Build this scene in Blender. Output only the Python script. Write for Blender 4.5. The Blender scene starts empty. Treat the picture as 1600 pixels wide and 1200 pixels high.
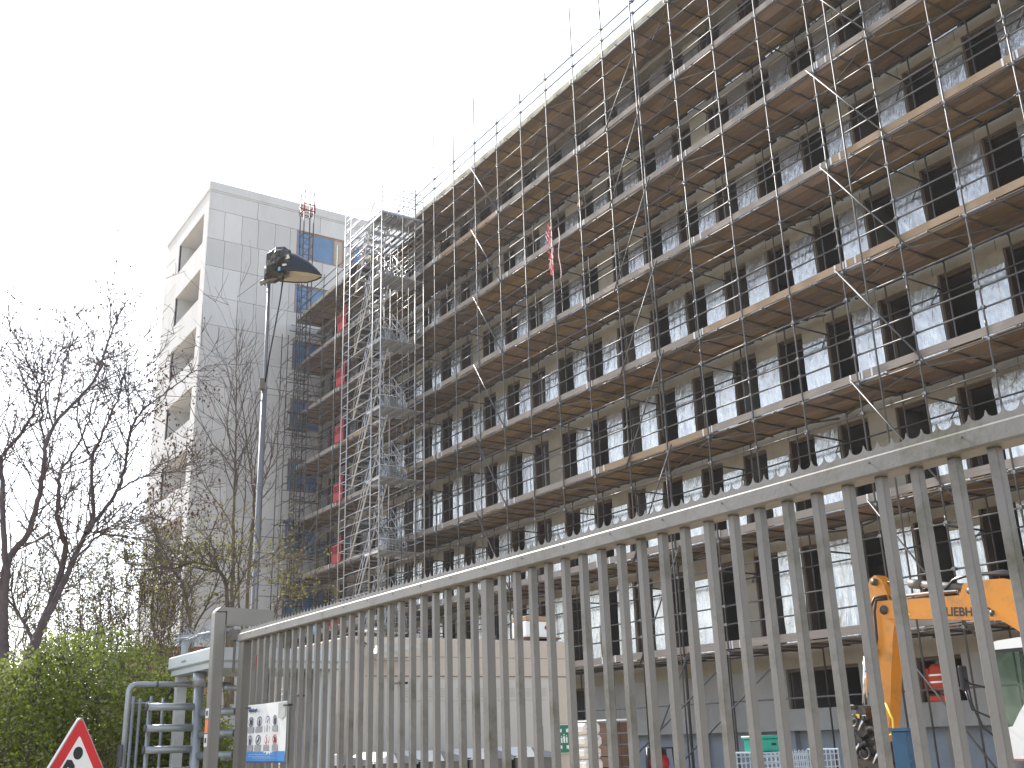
import bpy, math, random
import numpy as np
from mathutils import Vector, Matrix, noise as mnoise

random.seed(7)
R = math.radians
scene = bpy.context.scene
col = scene.collection
EYE = 1.6

# ------------------------------------------------------------------ camera
F_PX, PITCH, ROLL, YAW = 1629.474, 0.326224, -0.031793, 0.588612
fw = Vector((math.sin(YAW) * math.cos(PITCH), math.cos(YAW) * math.cos(PITCH), math.sin(PITCH)))
rt = Vector((math.cos(YAW), -math.sin(YAW), 0))
up = rt.cross(fw)
cr = math.cos(ROLL) * rt + math.sin(ROLL) * up
cu = -math.sin(ROLL) * rt + math.cos(ROLL) * up
cam_d = bpy.data.cameras.new("camera")
cam = bpy.data.objects.new("camera", cam_d)
col.objects.link(cam)
M = Matrix(((cr.x, cu.x, -fw.x, 0), (cr.y, cu.y, -fw.y, 0), (cr.z, cu.z, -fw.z, EYE), (0, 0, 0, 1)))
cam.matrix_world = M
cam_d.sensor_width = 36.0
cam_d.lens = F_PX / 1600 * 36
cam_d.clip_end = 3000
cam_d.clip_start = 0.05
scene.camera = cam

# ------------------------------------------------------------------ world, sun, exposure
SUN = Vector((-0.06, 0.76, 0.64)).normalized()
world = bpy.data.worlds.new("World")
scene.world = world
world.use_nodes = True
nt = world.node_tree
bg = nt.nodes["Background"]
sky = nt.nodes.new("ShaderNodeTexSky")
sky.sky_type = 'NISHITA'
sky.sun_disc = False
sky.sun_elevation = math.asin(SUN.z)
sky.sun_rotation = math.atan2(SUN.x, SUN.y)
sky.altitude = 0
sky.air_density = 1.0
sky.dust_density = 1.0
sky.ozone_density = 1.0
hsv = nt.nodes.new("ShaderNodeHueSaturation")
hsv.inputs['Saturation'].default_value = 0.5
nt.links.new(sky.outputs[0], hsv.inputs['Color'])
nt.links.new(hsv.outputs[0], bg.inputs['Color'])
bg.inputs['Strength'].default_value = 0.14
sun_d = bpy.data.lights.new("sun", 'SUN')
sun_d.energy = 3.2
sun_d.angle = R(0.5)
sun_d.color = (1.0, 0.95, 0.87)
sun = bpy.data.objects.new("sun", sun_d)
col.objects.link(sun)
sun.rotation_euler = (-SUN).to_track_quat('-Z', 'Y').to_euler()
sun.location = (0, 0, 80)
scene.view_settings.view_transform = 'Standard'
scene.view_settings.look = 'None'
scene.view_settings.exposure = 1.45
scene.view_settings.gamma = 1
scene.cycles.max_bounces = 6
scene.cycles.diffuse_bounces = 4
scene.cycles.glossy_bounces = 2
scene.cycles.transparent_max_bounces = 6
scene.cycles.use_denoising = True


def ray(x, y):
    return fw * F_PX + cr * (x - 800) - cu * (y - 600)


def at(x, y, d):
    """point of the place seen at photo pixel (x, y), d metres away over the ground"""
    r = ray(x, y)
    return r / math.hypot(r.x, r.y) * d + Vector((0, 0, EYE))


# ------------------------------------------------------------------ materials
def mat(name, c, rough=0.7, metal=0.0, var=0.15, scale=3.0, bump=0.0, bscale=None, island=0.0, island_hue=0.0,
        stretch=(1, 1, 1), spec=0.4, stain=None, stain_scale=1.0, stain_amt=0.5, transl=0.0):
    m = bpy.data.materials.new(name)
    m.use_nodes = True
    t = m.node_tree
    N, L = t.nodes, t.links
    b = N["Principled BSDF"]
    b.inputs['Roughness'].default_value = rough
    b.inputs['Metallic'].default_value = metal
    b.inputs['Specular IOR Level'].default_value = spec
    geo = N.new("ShaderNodeNewGeometry")
    mp = N.new("ShaderNodeVectorMath")
    mp.operation = 'MULTIPLY'
    mp.inputs[1].default_value = stretch
    L.new(geo.outputs['Position'], mp.inputs[0])
    nz = N.new("ShaderNodeTexNoise")
    nz.inputs['Scale'].default_value = scale
    nz.inputs['Detail'].default_value = 6
    nz.inputs['Roughness'].default_value = 0.65
    L.new(mp.outputs[0], nz.inputs['Vector'])
    mr = N.new("ShaderNodeMapRange")
    mr.inputs[1].default_value = 0.25
    mr.inputs[2].default_value = 0.75
    mr.inputs[3].default_value = 1 - var
    mr.inputs[4].default_value = 1 + var
    L.new(nz.outputs['Fac'], mr.inputs[0])
    h = N.new("ShaderNodeHueSaturation")
    h.inputs['Color'].default_value = (*c, 1)
    val = mr.outputs[0]
    if island:
        mi = N.new("ShaderNodeMapRange")
        mi.inputs[3].default_value = 1 - island
        mi.inputs[4].default_value = 1 + island
        L.new(geo.outputs['Random Per Island'], mi.inputs[0])
        mu = N.new("ShaderNodeMath")
        mu.operation = 'MULTIPLY'
        L.new(val, mu.inputs[0])
        L.new(mi.outputs[0], mu.inputs[1])
        val = mu.outputs[0]
        if island_hue:
            wn = N.new("ShaderNodeTexWhiteNoise")
            wn.noise_dimensions = '1D'
            L.new(geo.outputs['Random Per Island'], wn.inputs['W'])
            mh = N.new("ShaderNodeMapRange")
            mh.inputs[3].default_value = 0.5 - island_hue
            mh.inputs[4].default_value = 0.5 + island_hue
            L.new(wn.outputs['Value'], mh.inputs[0])
            L.new(mh.outputs[0], h.inputs['Hue'])
            ms = N.new("ShaderNodeMapRange")
            ms.inputs[3].default_value = 0.55
            ms.inputs[4].default_value = 1.2
            L.new(wn.outputs['Value'], ms.inputs[0])
            L.new(ms.outputs[0], h.inputs['Saturation'])
    L.new(val, h.inputs['Value'])
    out = h.outputs[0]
    if stain:
        n2 = N.new("ShaderNodeTexNoise")
        n2.inputs['Scale'].default_value = stain_scale
        n2.inputs['Detail'].default_value = 8
        n2.inputs['Roughness'].default_value = 0.7
        L.new(mp.outputs[0], n2.inputs['Vector'])
        m2 = N.new("ShaderNodeMapRange")
        m2.inputs[1].default_value = 0.52
        m2.inputs[2].default_value = 0.7
        m2.inputs[3].default_value = 0
        m2.inputs[4].default_value = stain_amt
        L.new(n2.outputs['Fac'], m2.inputs[0])
        mx = N.new("ShaderNodeMix")
        mx.data_type = 'RGBA'
        L.new(m2.outputs[0], mx.inputs[0])
        L.new(out, mx.inputs[6])
        mx.inputs[7].default_value = (*stain, 1)
        out = mx.outputs[2]
    L.new(out, b.inputs['Base Color'])
    if bump:
        nb = N.new("ShaderNodeTexNoise")
        nb.inputs['Scale'].default_value = bscale or scale * 4
        nb.inputs['Detail'].default_value = 5
        L.new(mp.outputs[0], nb.inputs['Vector'])
        bp = N.new("ShaderNodeBump")
        bp.inputs['Strength'].default_value = bump
        bp.inputs['Distance'].default_value = 0.03
        L.new(nb.outputs['Fac'], bp.inputs['Height'])
        L.new(bp.outputs[0], b.inputs['Normal'])
    if transl:
        tr = N.new("ShaderNodeBsdfTranslucent")
        L.new(out, tr.inputs['Color'])
        ms_ = N.new("ShaderNodeMixShader")
        ms_.inputs[0].default_value = transl
        L.new(b.outputs[0], ms_.inputs[1])
        L.new(tr.outputs[0], ms_.inputs[2])
        L.new(ms_.outputs[0], N["Material Output"].inputs[0])
    return m


def glass(name, c, rough=0.05):
    m = bpy.data.materials.new(name)
    m.use_nodes = True
    t = m.node_tree
    g = t.nodes.new("ShaderNodeBsdfGlossy")
    g.inputs['Roughness'].default_value = rough
    tr = t.nodes.new("ShaderNodeBsdfTransparent")
    tr.inputs['Color'].default_value = (*c, 1)
    mx = t.nodes.new("ShaderNodeMixShader")
    fr = t.nodes.new("ShaderNodeFresnel")
    fr.inputs[0].default_value = 1.5
    t.links.new(fr.outputs[0], mx.inputs[0])
    t.links.new(tr.outputs[0], mx.inputs[1])
    t.links.new(g.outputs[0], mx.inputs[2])
    t.links.new(mx.outputs[0], t.nodes["Material Output"].inputs[0])
    return m


STEEL = mat("galvanised_tube", (0.085, 0.085, 0.09), 0.42, 0.25, 0.22, 1.5, stain=(0.16, 0.13, 0.11), stain_scale=0.9, stain_amt=0.7)
STEEL_D = mat("dull_tube", (0.08, 0.08, 0.084), 0.45, 0.5, 0.25, 1.5, stain=(0.1, 0.08, 0.07), stain_scale=1.1, stain_amt=0.6)
ALU = mat("aluminium_frame", (0.44, 0.45, 0.47), 0.33, 0.6, 0.1, 2.0)
CLAMP = mat("clamp_steel", (0.2, 0.2, 0.2), 0.5, 0.6, 0.3, 8)
TOE = mat("toe_board_timber", (0.24, 0.2, 0.16), 0.8, 0, 0.18, 2.5, 0.15, 20, island=0.28, island_hue=0.02, stretch=(3, 0.5, 6))
TOE_TAN = mat("fresh_toe_board_timber", (0.28, 0.205, 0.135), 0.8, 0, 0.15, 2.5, 0.15, 20, island=0.15, stretch=(3, 0.5, 6), stain=(0.2, 0.12, 0.06), stain_scale=5, stain_amt=0.4)
TOE_END = mat("board_end_band", (0.6, 0.63, 0.68), 0.5, 0, 0.1, 4)
DECK = mat("deck_plywood", (0.25, 0.168, 0.1), 0.8, 0, 0.25, 1.6, 0.1, 16, island=0.35, island_hue=0.02, stretch=(4, 0.7, 4), stain=(0.1, 0.06, 0.035), stain_scale=1.5, stain_amt=0.5)
TRANSOM = mat("transom_tube", (0.12, 0.115, 0.11), 0.6, 0.4, 0.2, 2)
CONC_F = mat("old_facade_concrete", (0.26, 0.238, 0.195), 0.9, 0, 0.2, 0.8, 0.2, 12, stain=(0.11, 0.09, 0.06), stain_scale=0.7, stain_amt=0.5)
CONC_IN = mat("bare_interior_concrete", (0.2, 0.19, 0.18), 0.95, 0, 0.2, 0.5)
CONC_LOW = mat("plinth_concrete", (0.27, 0.27, 0.27), 0.9, 0, 0.15, 0.9, 0.15, 14, stain=(0.16, 0.15, 0.14), stain_scale=0.8, stain_amt=0.6, stretch=(1, 1, 0.4))
JAMB = mat("brown_window_timber", (0.075, 0.05, 0.037), 0.7, 0, 0.3, 3, stretch=(4, 4, 0.5))
FOIL = mat("silver_foil", (0.46, 0.47, 0.48), 0.24, 0.85, 0.16, 2.2, 1.0, 6, stretch=(1, 1.6, 0.5), stain=(0.3, 0.29, 0.27), stain_scale=1.3, stain_amt=0.6)
CONC_T = mat("pale_panel_concrete", (0.55, 0.545, 0.54), 0.9, 0, 0.07, 0.7, 0.1, 25, island=0.1, stain=(0.44, 0.43, 0.42), stain_scale=0.5, stain_amt=0.6, stretch=(1, 1, 0.35))
CONC_TD = mat("panel_joint", (0.24, 0.24, 0.24), 0.95, 0, 0.1, 1)
BLUEFILM = mat("blue_film_glass", (0.1, 0.19, 0.34), 0.25, 0, 0.2, 0.8, spec=0.6, stain=(0.12, 0.25, 0.45), stain_scale=0.6, stain_amt=0.5)
WFRAME = mat("window_timber", (0.35, 0.2, 0.14), 0.6, 0, 0.2, 3)
WPANEL = mat("beige_infill", (0.4, 0.37, 0.31), 0.8, 0, 0.1, 2)
GATE = mat("gate_paint", (0.165, 0.155, 0.143), 0.5, 0.1, 0.12, 3.0, 0.05, 60, stain=(0.075, 0.07, 0.04), stain_scale=3.2, stain_amt=0.95, spec=0.5)
GATE_D = mat("gate_frame_paint", (0.13, 0.12, 0.105), 0.5, 0.15, 0.12, 3.0, stain=(0.14, 0.12, 0.1), stain_scale=2.2, stain_amt=0.5)
GALV = mat("turnstile_galvanised", (0.33, 0.35, 0.37), 0.4, 0.5, 0.15, 5.0)
GALV_D = mat("turnstile_dark_cap", (0.1, 0.1, 0.12), 0.5, 0.3, 0.1, 5.0)
CANOPY = mat("canopy_sheet", (0.47, 0.51, 0.53), 0.5, 0.1, 0.08, 3.0)
PORTAL = mat("portal_paint", (0.22, 0.21, 0.19), 0.5, 0.1, 0.1, 3.0, stain=(0.19, 0.175, 0.15), stain_scale=1.5, stain_amt=0.4)
KIOSK = mat("kiosk_render", (0.53, 0.46, 0.385), 0.85, 0, 0.06, 1.5, 0.1, 40, stain=(0.46, 0.38, 0.3), stain_scale=0.9, stain_amt=0.4)
KIOSK_W = mat("kiosk_door_paint", (0.5, 0.47, 0.425), 0.6, 0, 0.05, 2)
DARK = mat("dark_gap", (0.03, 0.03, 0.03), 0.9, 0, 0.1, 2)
BLACK = mat("black_plastic", (0.02, 0.021, 0.025), 0.45, 0, 0.2, 5)
WHITE = mat("white_paint", (0.75, 0.75, 0.74), 0.4, 0, 0.05, 2)
PAPER = mat("white_sacks", (0.66, 0.63, 0.6), 0.8, 0, 0.1, 8, 0.2, 20)
GREYPRINT = mat("grey_print", (0.3, 0.3, 0.31), 0.6, 0, 0.1, 10)
RED = mat("red_paint", (0.33, 0.02, 0.025), 0.5, 0, 0.15, 4)
RED_S = mat("sign_red", (0.55, 0.02, 0.025), 0.35, 0, 0.1, 4)
BLUE = mat("blue_print", (0.05, 0.22, 0.55), 0.45, 0, 0.05, 4)
NAVY = mat("navy_print", (0.03, 0.06, 0.16), 0.45, 0, 0.05, 4)
GREEN_S = mat("sign_green", (0.01, 0.16, 0.08), 0.4, 0, 0.05, 4)
GREEN_P = mat("green_plastic", (0.03, 0.36, 0.26), 0.45, 0, 0.1, 4)
BLUE_P = mat("blue_painted_steel", (0.02, 0.075, 0.15), 0.5, 0.1, 0.15, 3)
MESHC = mat("pale_blue_steel_mesh", (0.5, 0.58, 0.66), 0.4, 0.3, 0.1, 3)
YEL = mat("excavator_yellow", (0.55, 0.205, 0.01), 0.4, 0, 0.08, 2, stain=(0.2, 0.12, 0.05), stain_scale=2.6, stain_amt=0.75, spec=0.5)
YEL_L = mat("label_yellow", (0.85, 0.6, 0.05), 0.4, 0, 0.05, 2)
CHROME = mat("chrome_rod", (0.7, 0.7, 0.72), 0.15, 0.95, 0.05, 2)
IRON = mat("greasy_iron", (0.07, 0.065, 0.06), 0.5, 0.5, 0.3, 6, stain=(0.2, 0.12, 0.05), stain_scale=5, stain_amt=0.5)
HOSE = mat("black_hose", (0.018, 0.018, 0.02), 0.35, 0, 0.1, 4)
RUBBER = mat("tyre_rubber", (0.025, 0.025, 0.026), 0.8, 0, 0.2, 4)
CABGLASS = glass("cab_glass", (0.72, 0.85, 0.77))
LAMPGLASS = mat("lamp_reflector", (0.4, 0.37, 0.29), 0.35, 0.1, 0.12, 3)
LAMPSHELL = mat("lamp_shell", (0.022, 0.025, 0.034), 0.4, 0, 0.3, 5, 0.2, 20)
BAG = mat("torn_plastic", (0.03, 0.03, 0.027), 0.3, 0, 0.5, 9, 0.6, 20, stain=(0.28, 0.27, 0.23), stain_scale=8, stain_amt=0.8)
POLE = mat("lamp_pole_steel", (0.22, 0.22, 0.23), 0.4, 0.5, 0.12, 2)
BARK = mat("dark_bark", (0.11, 0.088, 0.09), 0.9, 0, 0.35, 6, 0.3, 40)
BARK_G = mat("greenish_bark", (0.12, 0.1, 0.065), 0.9, 0, 0.3, 6, 0.3, 40)
TWIG = mat("twig_bark", (0.11, 0.088, 0.085), 0.9, 0, 0.3, 4)
LEAF_Y = mat("young_leaf", (0.15, 0.145, 0.035), 0.6, 0, 0.25, 2, island=0.4, transl=0.45)
LEAF_B = mat("brown_seed_pod", (0.1, 0.062, 0.045), 0.8, 0, 0.3, 2, island=0.4, transl=0.2)
LEAF_G = mat("bush_leaf", (0.2, 0.24, 0.04), 0.75, 0, 0.3, 1.2, island=0.45, island_hue=0.015, transl=0.45, spec=0.2)
GROUND = mat("site_ground", (0.36, 0.3, 0.22), 0.95, 0, 0.25, 0.6, 0.3, 6)
ASPHALT = mat("asphalt", (0.06, 0.06, 0.06), 0.9, 0, 0.2, 2, 0.3, 60)
BRICK = mat("far_brick", (0.3, 0.17, 0.1), 0.9, 0, 0.2, 2)
TILE = mat("far_roof_tile", (0.2, 0.09, 0.06), 0.9, 0, 0.2, 2)
WOOD = mat("stacked_timber", (0.13, 0.078, 0.05), 0.8, 0, 0.25, 3, island=0.25)
CARD = mat("cardboard", (0.36, 0.25, 0.16), 0.85, 0, 0.1, 3)
ORANGE = mat("orange_fabric", (0.5, 0.06, 0.025), 0.7, 0, 0.15, 6)
SILVER = mat("reflective_tape", (0.6, 0.6, 0.58), 0.3, 0.4, 0.05, 3)
SKINBLUE = mat("light_blue_plastic", (0.2, 0.42, 0.7), 0.4, 0, 0.15, 5)
TOE_BACKLIT = mat("backlit_toe_board", (0.34, 0.32, 0.22), 0.7, 0, 0.12, 2, island=0.1)  # top toe boards: sky glow from behind put into the colour
MESHNET = mat("grey_debris_net", (0.16, 0.18, 0.19), 0.8, 0, 0.2, 4)

# ------------------------------------------------------------------ mesh helpers
OFF = {}


class MB:
    def __init__(self):
        self.v, self.f = [], []

    def add(self, vs, fs):
        n = len(self.v)
        self.v += [tuple(p) for p in vs]
        self.f += [tuple(i + n for i in q) for q in fs]
        return self

    def box(self, a, b):
        x0, y0, z0 = [min(a[i], b[i]) for i in range(3)]
        x1, y1, z1 = [max(a[i], b[i]) for i in range(3)]
        return self.add([(x0, y0, z0), (x1, y0, z0), (x1, y1, z0), (x0, y1, z0), (x0, y0, z1), (x1, y0, z1), (x1, y1, z1), (x0, y1, z1)],
                        [(3, 2, 1, 0), (4, 5, 6, 7), (0, 1, 5, 4), (1, 2, 6, 5), (2, 3, 7, 6), (3, 0, 4, 7)])

    def bbox(self, a, b, e=0.006):
        """box with chamfered edges"""
        x0, y0, z0 = [min(a[i], b[i]) for i in range(3)]
        x1, y1, z1 = [max(a[i], b[i]) for i in range(3)]
        e = min(e, (x1 - x0) / 3, (y1 - y0) / 3, (z1 - z0) / 3)
        P = {}
        vs, fs = [], []
        for i, x in enumerate((x0, x1)):
            for j, y in enumerate((y0, y1)):
                for k, z in enumerate((z0, z1)):
                    sx, sy, sz = (1 if i == 0 else -1), (1 if j == 0 else -1), (1 if k == 0 else -1)
                    for ax in range(3):
                        p = [x + sx * e, y + sy * e, z + sz * e]
                        p[ax] = (x, y, z)[ax]
                        P[(i, j, k, ax)] = len(vs)
                        vs.append(tuple(p))
        q = lambda c, ax: P[(*c, ax)]
        for ax in range(3):
            o = [a_ for a_ in range(3) if a_ != ax]
            for s in (0, 1):
                cs = []
                for (u, w) in ((0, 0), (1, 0), (1, 1), (0, 1)):
                    c = [0, 0, 0]
                    c[ax] = s
                    c[o[0]] = u
                    c[o[1]] = w
                    cs.append(q(tuple(c), ax))
                fs.append(tuple(cs))
        for ax in range(3):
            o = [a_ for a_ in range(3) if a_ != ax]
            for u in (0, 1):
                for w in (0, 1):
                    c0, c1 = [0, 0, 0], [0, 0, 0]
                    c0[o[0]] = c1[o[0]] = u
                    c0[o[1]] = c1[o[1]] = w
                    c1[ax] = 1
                    c0, c1 = tuple(c0), tuple(c1)
                    fs.append((q(c0, o[0]), q(c1, o[0]), q(c1, o[1]), q(c0, o[1])))
        for i in (0, 1):
            for j in (0, 1):
                for k in (0, 1):
                    fs.append(tuple(P[(i, j, k, ax)] for ax in range(3)))
        return self.add(vs, fs)

    def obox(self, c, size, rot):
        hx, hy, hz = size[0] / 2, size[1] / 2, size[2] / 2
        vs = [Vector(c) + rot @ Vector((sx * hx, sy * hy, sz * hz)) for sz in (-1, 1) for sx, sy in ((-1, -1), (1, -1), (1, 1), (-1, 1))]
        return self.add(vs, [(3, 2, 1, 0), (4, 5, 6, 7), (0, 1, 5, 4), (1, 2, 6, 5), (2, 3, 7, 6), (3, 0, 4, 7)])

    def tube(self, p, q, r, n=6, r2=None, cap=True):
        return self.path([p, q], [r, r if r2 is None else r2], n, cap)

    def path(self, pts, rad, n=6, cap=True):
        pts = [Vector(p) for p in pts]
        if not isinstance(rad, (list, tuple)):
            rad = [rad] * len(pts)
        m = len(pts)
        vs, fs = [], []
        d0 = (pts[1] - pts[0]).normalized()
        a = Vector((0, 0, 1)) if abs(d0.z) < 0.9 else Vector((1, 0, 0))
        u = d0.cross(a).normalized()
        for i in range(m):
            d = (pts[min(i + 1, m - 1)] - pts[max(i - 1, 0)])
            d = d.normalized() if d.length > 1e-9 else d0
            u = (u - d * u.dot(d))
            u = u.normalized() if u.length > 1e-6 else d.orthogonal().normalized()
            w = d.cross(u)
            for k in range(n):
                t = 2 * math.pi * k / n
                vs.append(pts[i] + (u * math.cos(t) + w * math.sin(t)) * rad[i])
        for i in range(m - 1):
            for k in range(n):
                k2 = (k + 1) % n
                fs.append((i * n + k, i * n + k2, (i + 1) * n + k2, (i + 1) * n + k))
        if cap:
            fs.append(tuple(range(n - 1, -1, -1)))
            fs.append(tuple((m - 1) * n + k for k in range(n)))
        return self.add(vs, fs)

    def prism(self, poly, fn, a, b):
        """poly of (u, v); fn(u, v, w) -> point; extruded from w = a to w = b"""
        n = len(poly)
        vs = [fn(u, v, a) for u, v in poly] + [fn(u, v, b) for u, v in poly]
        fs = [tuple(range(n - 1, -1, -1)), tuple(range(n, 2 * n))]
        fs += [(i, (i + 1) % n, n + (i + 1) % n, n + i) for i in range(n)]
        return self.add(vs, fs)

    def loft(self, rings, cap=True):
        n = len(rings[0])
        vs = [p for r in rings for p in r]
        fs = []
        for i in range(len(rings) - 1):
            for k in range(n):
                k2 = (k + 1) % n
                fs.append((i * n + k, i * n + k2, (i + 1) * n + k2, (i + 1) * n + k))
        if cap:
            fs.append(tuple(range(n - 1, -1, -1)))
            fs.append(tuple((len(rings) - 1) * n + k for k in range(n)))
        return self.add(vs, fs)

    def join(self, o):
        return self.add(o.v, o.f)

    def build(self, name, m, parent=None, smooth=False, kind=None):
        o0 = Vector(OFF.get(parent.name, (0, 0, 0))) if parent else Vector((0, 0, 0))
        me = bpy.data.meshes.new(name)
        me.from_pydata([tuple(Vector(p) - o0) for p in self.v], [], self.f)
        me.materials.append(m)
        if smooth:
            me.polygons.foreach_set('use_smooth', [True] * len(me.polygons))
        me.update()
        o = bpy.data.objects.new(name, me)
        col.objects.link(o)
        if parent:
            o.parent = parent
            OFF[o.name] = tuple(o0)
        if kind:
            o['kind'] = kind
        return o


def thing(name, label, cat, loc=(0, 0, 0), group=None):
    o = bpy.data.objects.new(name, None)
    o.empty_display_size = 0.3
    o.location = loc
    col.objects.link(o)
    o['label'] = label
    o['category'] = cat
    if group:
        o['group'] = group
    OFF[o.name] = tuple(loc)
    return o


def structure(o):
    o['kind'] = 'structure'
    return o


def limited(name, items, m, parent, n=100, smooth=False):
    """items: (distance, MB); the nearest n each a part, the rest one part"""
    items = sorted(items, key=lambda t: t[0])
    for _, b in items[:n]:
        b.build(name, m, parent, smooth)
    if len(items) > n:
        r = MB()
        for _, b in items[n:]:
            r.join(b)
        r.build(name, m, parent, smooth, kind='stuff')


def dup(src, parent, dloc):
    c = src.copy()
    col.objects.link(c)
    c.parent = parent
    c.location = Vector(src.location) + Vector(dloc)
    OFF[c.name] = OFF[src.name]
    return c


CAMP = Vector((0, 0, EYE))


def far_of(p):
    return (Vector(p) - CAMP).length


def text_mesh(s, size, m, name, parent, origin, ux, uy, bold=0.0, depth=0.002, align='LEFT', spacing=1.0, xs=1.0, width=None):
    cu_ = bpy.data.curves.new("t", 'FONT')
    cu_.body = s
    cu_.size = size
    cu_.offset = bold
    cu_.extrude = depth
    cu_.align_x = align
    cu_.space_character = spacing
    ob = bpy.data.objects.new("t", cu_)
    col.objects.link(ob)
    bpy.context.view_layer.update()
    dg = bpy.context.evaluated_depsgraph_get()
    me0 = bpy.data.meshes.new_from_object(ob.evaluated_get(dg))
    ux, uy = Vector(ux), Vector(uy)
    if width:
        xv = [v.co.x for v in me0.vertices]
        xs = width / (max(xv) - min(xv))
    uz = ux.cross(uy)
    b = MB()
    b.add([Vector(origin) + ux * v.co.x * xs + uy * v.co.y + uz * v.co.z for v in me0.vertices], [tuple(p.vertices) for p in me0.polygons])
    bpy.data.objects.remove(ob)
    bpy.data.meshes.remove(me0)
    return b.build(name, m, parent)


# ------------------------------------------------------------------ ground
g = MB().add([(-900, -900, 0), (900, -900, 0), (900, 900, 0), (-900, 900, 0)], [(0, 1, 2, 3)])
structure(g.build("ground", GROUND))
rd = MB().add([(-40, -60, 0.004), (-1.0, -60, 0.004), (-1.0, 9.0, 0.004), (-40, 9.0, 0.004)], [(0, 1, 2, 3)])
structure(rd.build("road", ASPHALT))

# ------------------------------------------------------------------ grid of the long building
XS = 23.0
XW = 25.1


def PY(i):
    return 9.457 + 1.9716 * i


def WY(i):
    """near edge of window opening i"""
    return 14.77 + 2.02 * (i - 3)


def LZ(k):
    return 0.51 + 3.351 * k


I0, I1 = -5, 25
Y0, Y1 = PY(I0) - 0.4, PY(I1) + 0.6


# ------------------------------------------------------------------ facade building
fb = thing("office_block", "long stripped office block with foil covered piers and empty window openings behind scaffolding", "building", (30, 30, 0))
XE = 38.0
XR = 25.37
YB1 = 59.99
w = MB()
openings = []
for k in range(1, 8):
    z0, z1 = LZ(k), LZ(k + 1)
    top = z0 + 3.02
    w.box((XW, Y0, top), (XR, YB1, z1 if k < 7 else 27.0))
    ys = []
    for i in range(I0, I1 + 1):
        ys.append((WY(i) - 0.02, WY(i) + 1.03))
    prev = Y0
    for a, b in ys:
        if a > prev:
            w.box((XW, prev, z0), (XR, a, top))
        openings.append((k, a, b, z0, top))
        prev = b
    w.box((XW, prev, z0), (XR, YB1, top))
w.build("wall", CONC_F, fb)
lowb = MB()
gops = [(13.2, 14.6), (17.0, 18.4), (20.3, 23.05), (33.3, 35.2), (38, 40), (44, 46)]
MB().box((XW, Y0, 3.3), (XR, YB1, LZ(1))).build('lintel_band', CONC_F, fb)
lowb.box((XW, Y0, 1.52), (XR, YB1, 2.14))
pv = Y0
for a, b in gops:
    lowb.box((XW, pv, 2.14), (XR, a, 3.3))
    pv = b
lowb.box((XW, pv, 2.14), (XR, YB1, 3.3))
lowb.build("ground_floor_wall", CONC_LOW, fb)
pl = MB().box((XR + 0.1, Y0, 0), (XR + 0.4, YB1, 1.52))
for i in range(I0, I1, 2):
    pl.box((XR - 0.1, PY(i) - 0.15, 0), (XR + 0.1, PY(i) + 0.15, 1.52))
pl.build("basement_wall", mat("blue_grey_basement", (0.2, 0.23, 0.27), 0.9, 0, 0.15, 1), fb)
sl = MB()
for k in range(1, 8):
    sl.box((XR, Y0, LZ(k) - 0.28), (XE, YB1, LZ(k) - 0.02))
sl.box((XR, Y0, 0.001), (XE, YB1, 0.02))
sl.box((31.0, Y0, 0.02), (31.2, YB1, 26.7))
for i in range(I0, I1 + 1, 3):
    for k in range(0, 8):
        zb = LZ(k) if k else 0.02
        sl.box((XR, PY(i) + 0.5, zb - 0.02 if k else 0.02), (31.0, PY(i) + 0.62, LZ(k + 1) - 0.28 if k < 7 else 26.7))
sl.build("floor_slab", CONC_IN, fb)
MB().box((24.75, Y0, 27.0), (XE, YB1, 27.2)).build("roof", CONC_F, fb)
MB().box((XE - 0.3, Y0, 0), (XE, YB1, 27.0)).build("rear_wall", CONC_LOW, fb)
MB().box((XR, Y0 - 0.3, 0), (XE, Y0 - 0.02, 27.0)).build("end_wall", CONC_F, fb)
# window timbers
fr_items, fo_items = [], []
rng = random.Random(3)
for (k, a, b, z0, z1) in openings:
    m = MB()
    x0, x1 = XW + 0.02, XR + 0.05
    m.box((x0, b - 0.06, z0 + 0.01), (x1, b - 0.003, z1 - 0.003))
    m.box((x0 + 0.12, a + 0.003, z0 + 0.01), (x1, a + 0.05, z1 - 0.003))
    m.box((x0 + 0.12, a + 0.05, z1 - 0.1), (x1, b - 0.06, z1 - 0.003))
    if rng.random() < 0.22:
        yy = b - 0.2
        m.box((x0 + 0.2, yy - 0.04, z0 + 0.01), (x0 + 0.27, yy + 0.03, z1 - 0.1))
    fr_items.append((far_of((XW, a, z0)), m))


def foil_grid(y0, y1, z0, z1, seed, amp):
    nx, nz = 12, 12
    b = MB()
    vs, fs = [], []
    for j in range(nz + 1):
        for i in range(nx + 1):
            u, v = i / nx, j / nz
            f = (1 - v) * 0.8 + 0.25
            d = mnoise.noise(Vector((u * 4.5 + seed * 7.1, v * 1.3, seed * 3.3))) * 0.75
            d += mnoise.noise(Vector((u * 11 + seed * 2.1, v * 4.2 + u * 2, seed))) * 0.35
            ed = (mnoise.noise(Vector((v * 5, seed * 5.7, 3))) * 0.025) * (1 if u in (0, 1) else 0)
            vs.append((XW - 0.03 - amp * abs(d) * f - 0.004, y0 + (y1 - y0) * u + ed, z0 + (z1 - z0) * v))
    for j in range(nz):
        for i in range(nx):
            n = j * (nx + 1) + i
            fs.append((n, n + nx + 1, n + nx + 2, n + 1))
    return b.add(vs, fs)


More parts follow.
